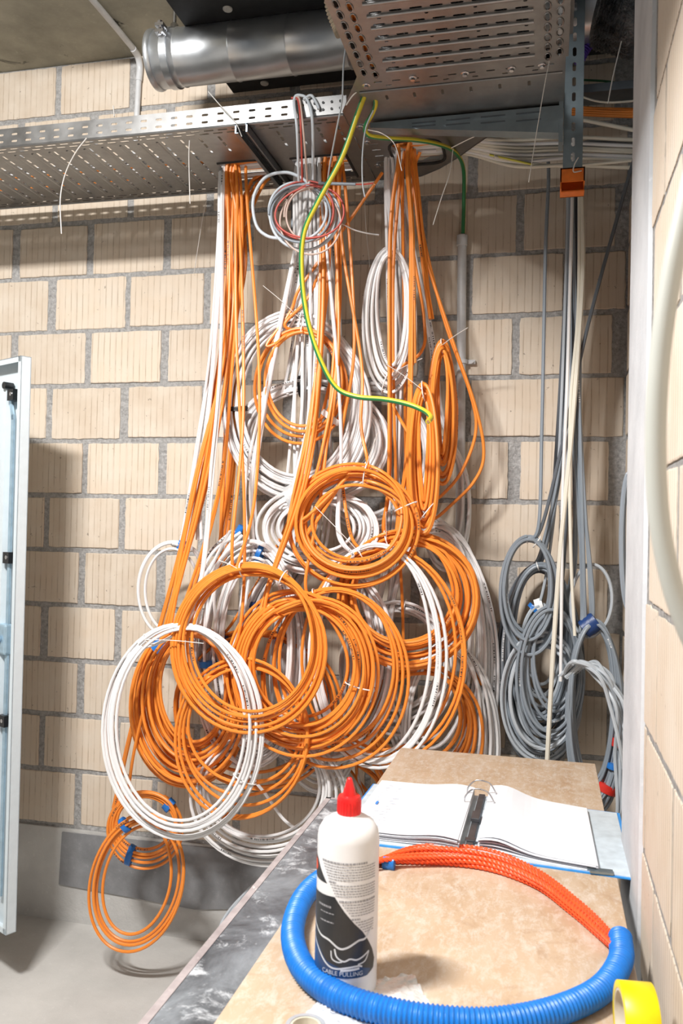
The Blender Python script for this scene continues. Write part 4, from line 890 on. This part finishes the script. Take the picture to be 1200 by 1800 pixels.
# ------------------------------------------------------------------ blue hose with rope coil
hr = .0215
hs = thing('corrugated_hose', 'blue corrugated hose bent in a ring around the bottle', 'hose', (-.43, -1.85, HB))
px = [(600, 1530), (562, 1548), (530, 1583), (514, 1640), (532, 1700), (590, 1748), (680, 1778), (780, 1794), (880, 1796), (980, 1776), (1055, 1740), (1090, 1690), (1090, 1648)]
P = crom([at(u, v, Z=HB+hr+.001) for u, v in px], 40)
L = np.concatenate([[0], np.cumsum(np.linalg.norm(np.diff(P, axis=0), axis=1))]); s_ = np.arange(0, L[-1], .0013)
PI_ = np.array([[np.interp(q, L, [p[k] for p in P]) for k in range(3)] for q in s_])
rr = [hr-.0012+.0014*math.cos(2*math.pi*q/.0075) for q in s_]
MB().tube(PI_, rr, 24).build('hose_wall', 'hose', hs, smooth=True)
def rope_strand(mb, P, r, twist=.022):
    P = np.array(crom(P, 40)); L = np.concatenate([[0], np.cumsum(np.linalg.norm(np.diff(P, axis=0), axis=1))])
    s_ = np.arange(0, L[-1], .0028); Q = np.array([[np.interp(q, L, P[:, k]) for k in range(3)] for q in s_]); T = np.gradient(Q, axis=0); T /= np.linalg.norm(T, axis=1)[:, None]
    A = np.cross(T, (0, 0, 1)); A /= np.linalg.norm(A, axis=1)[:, None]; B = np.cross(T, A)
    for k in range(2):
        a = 2*math.pi*s_/twist+k*math.pi; mb.tube(Q+(A*np.cos(a)[:, None]+B*np.sin(a)[:, None])*r*.5, r*.62, 6)
rp = thing('pulling_rope', 'coiled orange-red braided rope whose turns run into the blue hose', 'rope', (-.4, -1.55, HB))
rows = [(-9, .006, 0), (-3, .006, 0), (3, .006, 0), (9, .006, 0), (15, .006, 0), (-5, .015, 1), (2, .015, 1), (9, .015, 1), (0, .023, 0)]
for i, (off, z, w) in enumerate(rows):
    q = rn.uniform(-2, 2)
    pp = [(598+off, 1533), (650+off, 1517-off*.2), (740, 1508-off*1.2+q), (850, 1514-off*1.3-q), (940, 1548-off*1.2), (1008+off*.5, 1598-off*.8), (1055+off*.7, 1640-off*.4), (1086+off*.4, 1672)]
    b = MB(); rope_strand(b, [at(u, v-2, Z=HB+z+.001+(.006 if j in (0, 7) else 0)) for j, (u, v) in enumerate(pp)], .0052); b.build('rope_strand', 'rope', rp, smooth=True)
b = MB(); rope_strand(b, [at(u, v, Z=HB+.01) for u, v in [(650, 1520), (700, 1500), (760, 1490), (850, 1502), (930, 1535)]], .005); b.build('rope_strand', 'rope', rp, smooth=True)
band('tape_band', rp, at(683, 1518, Z=HB+.012), np.array((.97, -.1, 0)), .014, .010, .028, 'tape_blue')

# ------------------------------------------------------------------ bottle
BC = np.array([-.600, -2.108, HB]); BRr = .0512
bo = thing('lubricant_bottle', 'white squeeze bottle with a red pointed cap and dark label inside the hose ring', 'bottle', BC)
MB().lathe([(0, 0), (BRr-.006, 0), (BRr-.001, .004), (BRr, .012), (BRr, .250), (BRr-.002, .262), (BRr-.009, .274), (BRr-.020, .281), (.020, .285), (.018, .292), (0, .292)], BC, 72).build('bottle_body', 'bottle', bo, smooth=True)
pr = [(0, .284), (.0185, .284), (.0195, .286), (.0195, .312), (.0175, .316), (.011, .317), (.0095, .325), (.0042, .343), (.0030, .345), (0, .346)]
cp = MB().lathe(pr, BC, 40)
for k in range(24):
    a = 2*math.pi*k/24; cp.box((BC[0]+.0193*math.cos(a)-.0007, BC[1]+.0193*math.sin(a)-.0007, HB+.288), (BC[0]+.0193*math.cos(a)+.0007, BC[1]+.0193*math.sin(a)+.0007, HB+.310))
cp.build('red_cap', 'redcap', bo, smooth=True)
fa = math.atan2(C0[1]-BC[1], C0[0]-BC[0])-math.radians(4)
def wrap(vs, lift): return [(BC[0]+(BRr+lift)*math.cos(fa+a), BC[1]+(BRr+lift)*math.sin(fa+a), HB+z) for a, z, _ in vs]
def decal(poly, name, mat, lift=.0004, parent=bo):
    bm = bmesh.new(); vv = [bm.verts.new((a, z, 0)) for a, z in poly]; bm.faces.new(vv)
    a0, a1 = min(p[0] for p in poly), max(p[0] for p in poly); a = a0+.09
    while a < a1:
        g = bm.verts[:]+bm.edges[:]+bm.faces[:]; bmesh.ops.bisect_plane(bm, geom=g, plane_co=(a, 0, 0), plane_no=(1, 0, 0)); a += .09
    bmesh.ops.triangulate(bm, faces=bm.faces)
    bm.verts.index_update(); vs = [tuple(v.co) for v in bm.verts]; fs = [tuple(v.index for v in f.verts) for f in bm.faces]; bm.free()
    return MB().add(wrap(vs, lift), fs).build(name, mat, parent)
def ax(x): return math.asin(max(-1, min(1, x)))
main = [(-1.9, .165), (-.33, .168), (ax(.0), .146), (ax(.30), .128), (ax(.55), .114), (ax(.72), .098), (1.02, .080), (1.16, .062), (1.10, .048), (.8, .041), (-1.9, .041)]
lb = decal(main, 'dark_label', 'lblack')
decal([(-1.9, .10), (-1.1, .088), (-.6, .064), (.0, .056), (.5, .058), (.95, .050), (.8, .0415), (-1.9, .0415)], 'navy_field', 'lnavy', .0006)
decal([(-1.9, .235), (-1.15, .218), (-.62, .186), (-1.9, .188)], 'dark_corner', 'lblack')
decal([(-1.9, .222), (-1.22, .216), (-1.14, .205), (-1.25, .198), (-1.9, .196)], 'red_corner', 'lred', .0006)
def ribbon(pts, w, mat, lift=.0008, nm='printed_line'):
    P = np.array(crom([(a, z, 0) for a, z in pts], 6)); T = np.gradient(P, axis=0); vs = []
    for p, t in zip(P, T):
        tx, tz = t[0]*BRr, t[1]; l = math.hypot(tx, tz)+1e-9; nx, nz = -tz/l, tx/l
        vs += [(p[0]+nx*w/BRr, p[1]+nz*w, 0), (p[0]-nx*w/BRr, p[1]-nz*w, 0)]
    return MB().add(wrap(vs, lift), [(2*i, 2*i+1, 2*i+3, 2*i+2) for i in range(len(P)-1)]).build(nm, mat, bo)
for pts, w in (([(-1.35, .118), (-.9, .102), (-.5, .098), (-.15, .088), (.1, .090), (.45, .100), (.7, .102), (1.0, .118)], .0016), ([(-1.35, .094), (-1.0, .078), (-.6, .060), (-.3, .055), (.1, .058), (.45, .060), (.6, .058)], .0014),
               ([(-.3, .086), (-.22, .074), (0, .068), (.2, .072), (.4, .070), (.6, .073), (.85, .080)], .0013), ([(-.42, .082), (-.38, .070), (-.2, .066), (-.05, .067)], .0010), ([(.85, .079), (.7, .066), (.45, .062)], .0011), ([(-.1, .053), (.3, .055), (.5, .056)], .0018)):
    ribbon(pts, w, 'lwhite')
v, f = text_mesh('CABLE PULLING', .0098)
vs = [((x/BRr)-.06, z+.0445, 0) for x, z, _ in v]; MB().add(wrap(vs, .0009), f).build('lettering', 'lwhite', bo)
tx = MB(); rn = random.Random(5)
def txt_line(a0, a1, z, h=.0011):
    a = a0
    while a < a1:
        w = rn.uniform(.03, .11); 
        vs = [(a, z-h, 0), (min(a+w, a1), z-h, 0), (min(a+w, a1), z+h, 0), (a, z+h, 0)]; tx.add(wrap(vs, .0005), [(0, 1, 2, 3)]); a += w+.022
txt_line(-.85, .72, .222, .0016)
for i in range(6): txt_line(-.8+.045*i, 1.1, .217-.0042*i, .0008)
txt_line(-.55, -.3, .191, .0014)
for i in range(5): txt_line(-.5+.05*i, 1.1, .187-.0042*i, .0008)
txt_line(-.18, 1.1, .162, .0016)
for i in range(5): txt_line(-.08+.07*i, 1.1, .157-.0042*i, .0008)
txt_line(.22, .5, .134, .0014)
for i in range(5): txt_line(.35+.08*i, 1.05, .129-.0042*i, .0008)
tx.build('small_print', 'ltext', bo)
tx = MB(); txt_line(-1.0, -.45, .150, .0016); txt_line(-.9, -.35, .140, .0008); txt_line(-.9, -.35, .126, .0010); tx.build('faint_print', 'ltext', bo)

# ------------------------------------------------------------------ small things on the table
def film(label, cx, cy, w, h, seed, rot=0.):
    rn_ = random.Random(seed); n = 22; vs = []
    for i in range(n):
        for j in range(n):
            u, v = i/(n-1)-.5, j/(n-1)-.5; x, y = u*w, v*h
            z = .003+.007*abs(noise.noise(Vector((u*5+seed, v*5, 0))))+.004*abs(noise.noise(Vector((u*13, v*13+seed, 1))))
            k = 1+.15*noise.noise(Vector((math.atan2(v, u), seed, 0))); x, y = x*k, y*k
            vs.append((cx+x*math.cos(rot)-y*math.sin(rot), cy+x*math.sin(rot)+y*math.cos(rot), HB+z))
    vs += [(x, y, z-.0008) for x, y, z in vs]; m = n*n
    fs = [(i*n+j, i*n+j+1, (i+1)*n+j+1, (i+1)*n+j) for i in range(n-1) for j in range(n-1)]; fs += [tuple(m+k for k in f)[::-1] for f in fs]
    tag(MB().add(vs, fs).build('plastic_wrapper', 'plastic', loc=(cx, cy, HB), smooth=True), label, 'wrapper')
p1 = at(690, 1752, Z=HB); film('crumpled translucent wrapper on the plywood right of the bottle', p1[0], p1[1], .10, .10, 3, .5)
p1 = at(612, 1806, Z=HB); film('crumpled translucent wrapper between the clear tape roll and the hose', p1[0], p1[1], .14, .09, 7, -.2)
c = at(537, 1800, Z=HB+.02); c[2] = HB
ct = thing('tape_roll', 'small roll of clear tape lying flat left of the hose at the bottom', 'tape roll', c)
MB().lathe([(.0235, 0), (.030, 0), (.031, .002), (.031, .017), (.030, .019), (.0235, .019), (.0235, 0)], c, 36, arc=1).build('tape', 'clear', ct, smooth=True)
MB().lathe([(.020, .001), (.0232, .001), (.0232, .018), (.020, .018), (.020, .001)], c, 36, arc=1).build('core', 'core', ct, smooth=True)
MB().lathe([(0, .001), (.019, .001), (.019, .007), (0, .007)], c, 24).build('paper_disc', 'washer', ct)
c = at(1118, 1822, Z=HB+.03); c[2] = HB+.052
yt = thing('tape_roll', 'roll of bright yellow tape standing on the plywood at the lower right', 'tape roll', (c[0], c[1], HB))
ad = np.array((math.cos(.12), math.sin(.12), 0)); 
def ringm(prof):
    mb = MB(); n = 56; vs = []; up = np.array((0, 0, 1.)); sd = np.cross(ad, up)
    for r, h in prof:
        for k in range(n):
            a = 2*math.pi*k/n; vs.append(c+ad*h+up*math.cos(a)*r+sd*math.sin(a)*r)
    m = len(prof); return mb.add(vs, [(i*n+k, i*n+(k+1) % n, ((i+1) % m)*n+(k+1) % n, ((i+1) % m)*n+k) for i in range(m) for k in range(n)])
ringm([(.042, -.024), (.0515, -.024), (.052, -.0235), (.052, .0235), (.0515, .024), (.042, .024)]).build('tape', 'yellow', yt, smooth=True)
ringm([(.038, -.0235), (.0418, -.0235), (.0418, .0235), (.038, .0235)]).build('core', 'core', yt, smooth=True)

# ------------------------------------------------------------------ thick pale cable close by at the right
P = [at(u, v, Y=-2.65) for u, v in [(1240, 200), (1205, 360), (1180, 480), (1160, 620), (1152, 760), (1157, 900), (1176, 1010), (1205, 1100), (1245, 1180)]]
tag(MB().tube(crom(P, 12), .0098, 20).build('thick_cable', 'palegrey', loc=P[4], smooth=True), 'thick pale grey cable bowing out close to the viewer in front of the right wall', 'cable')
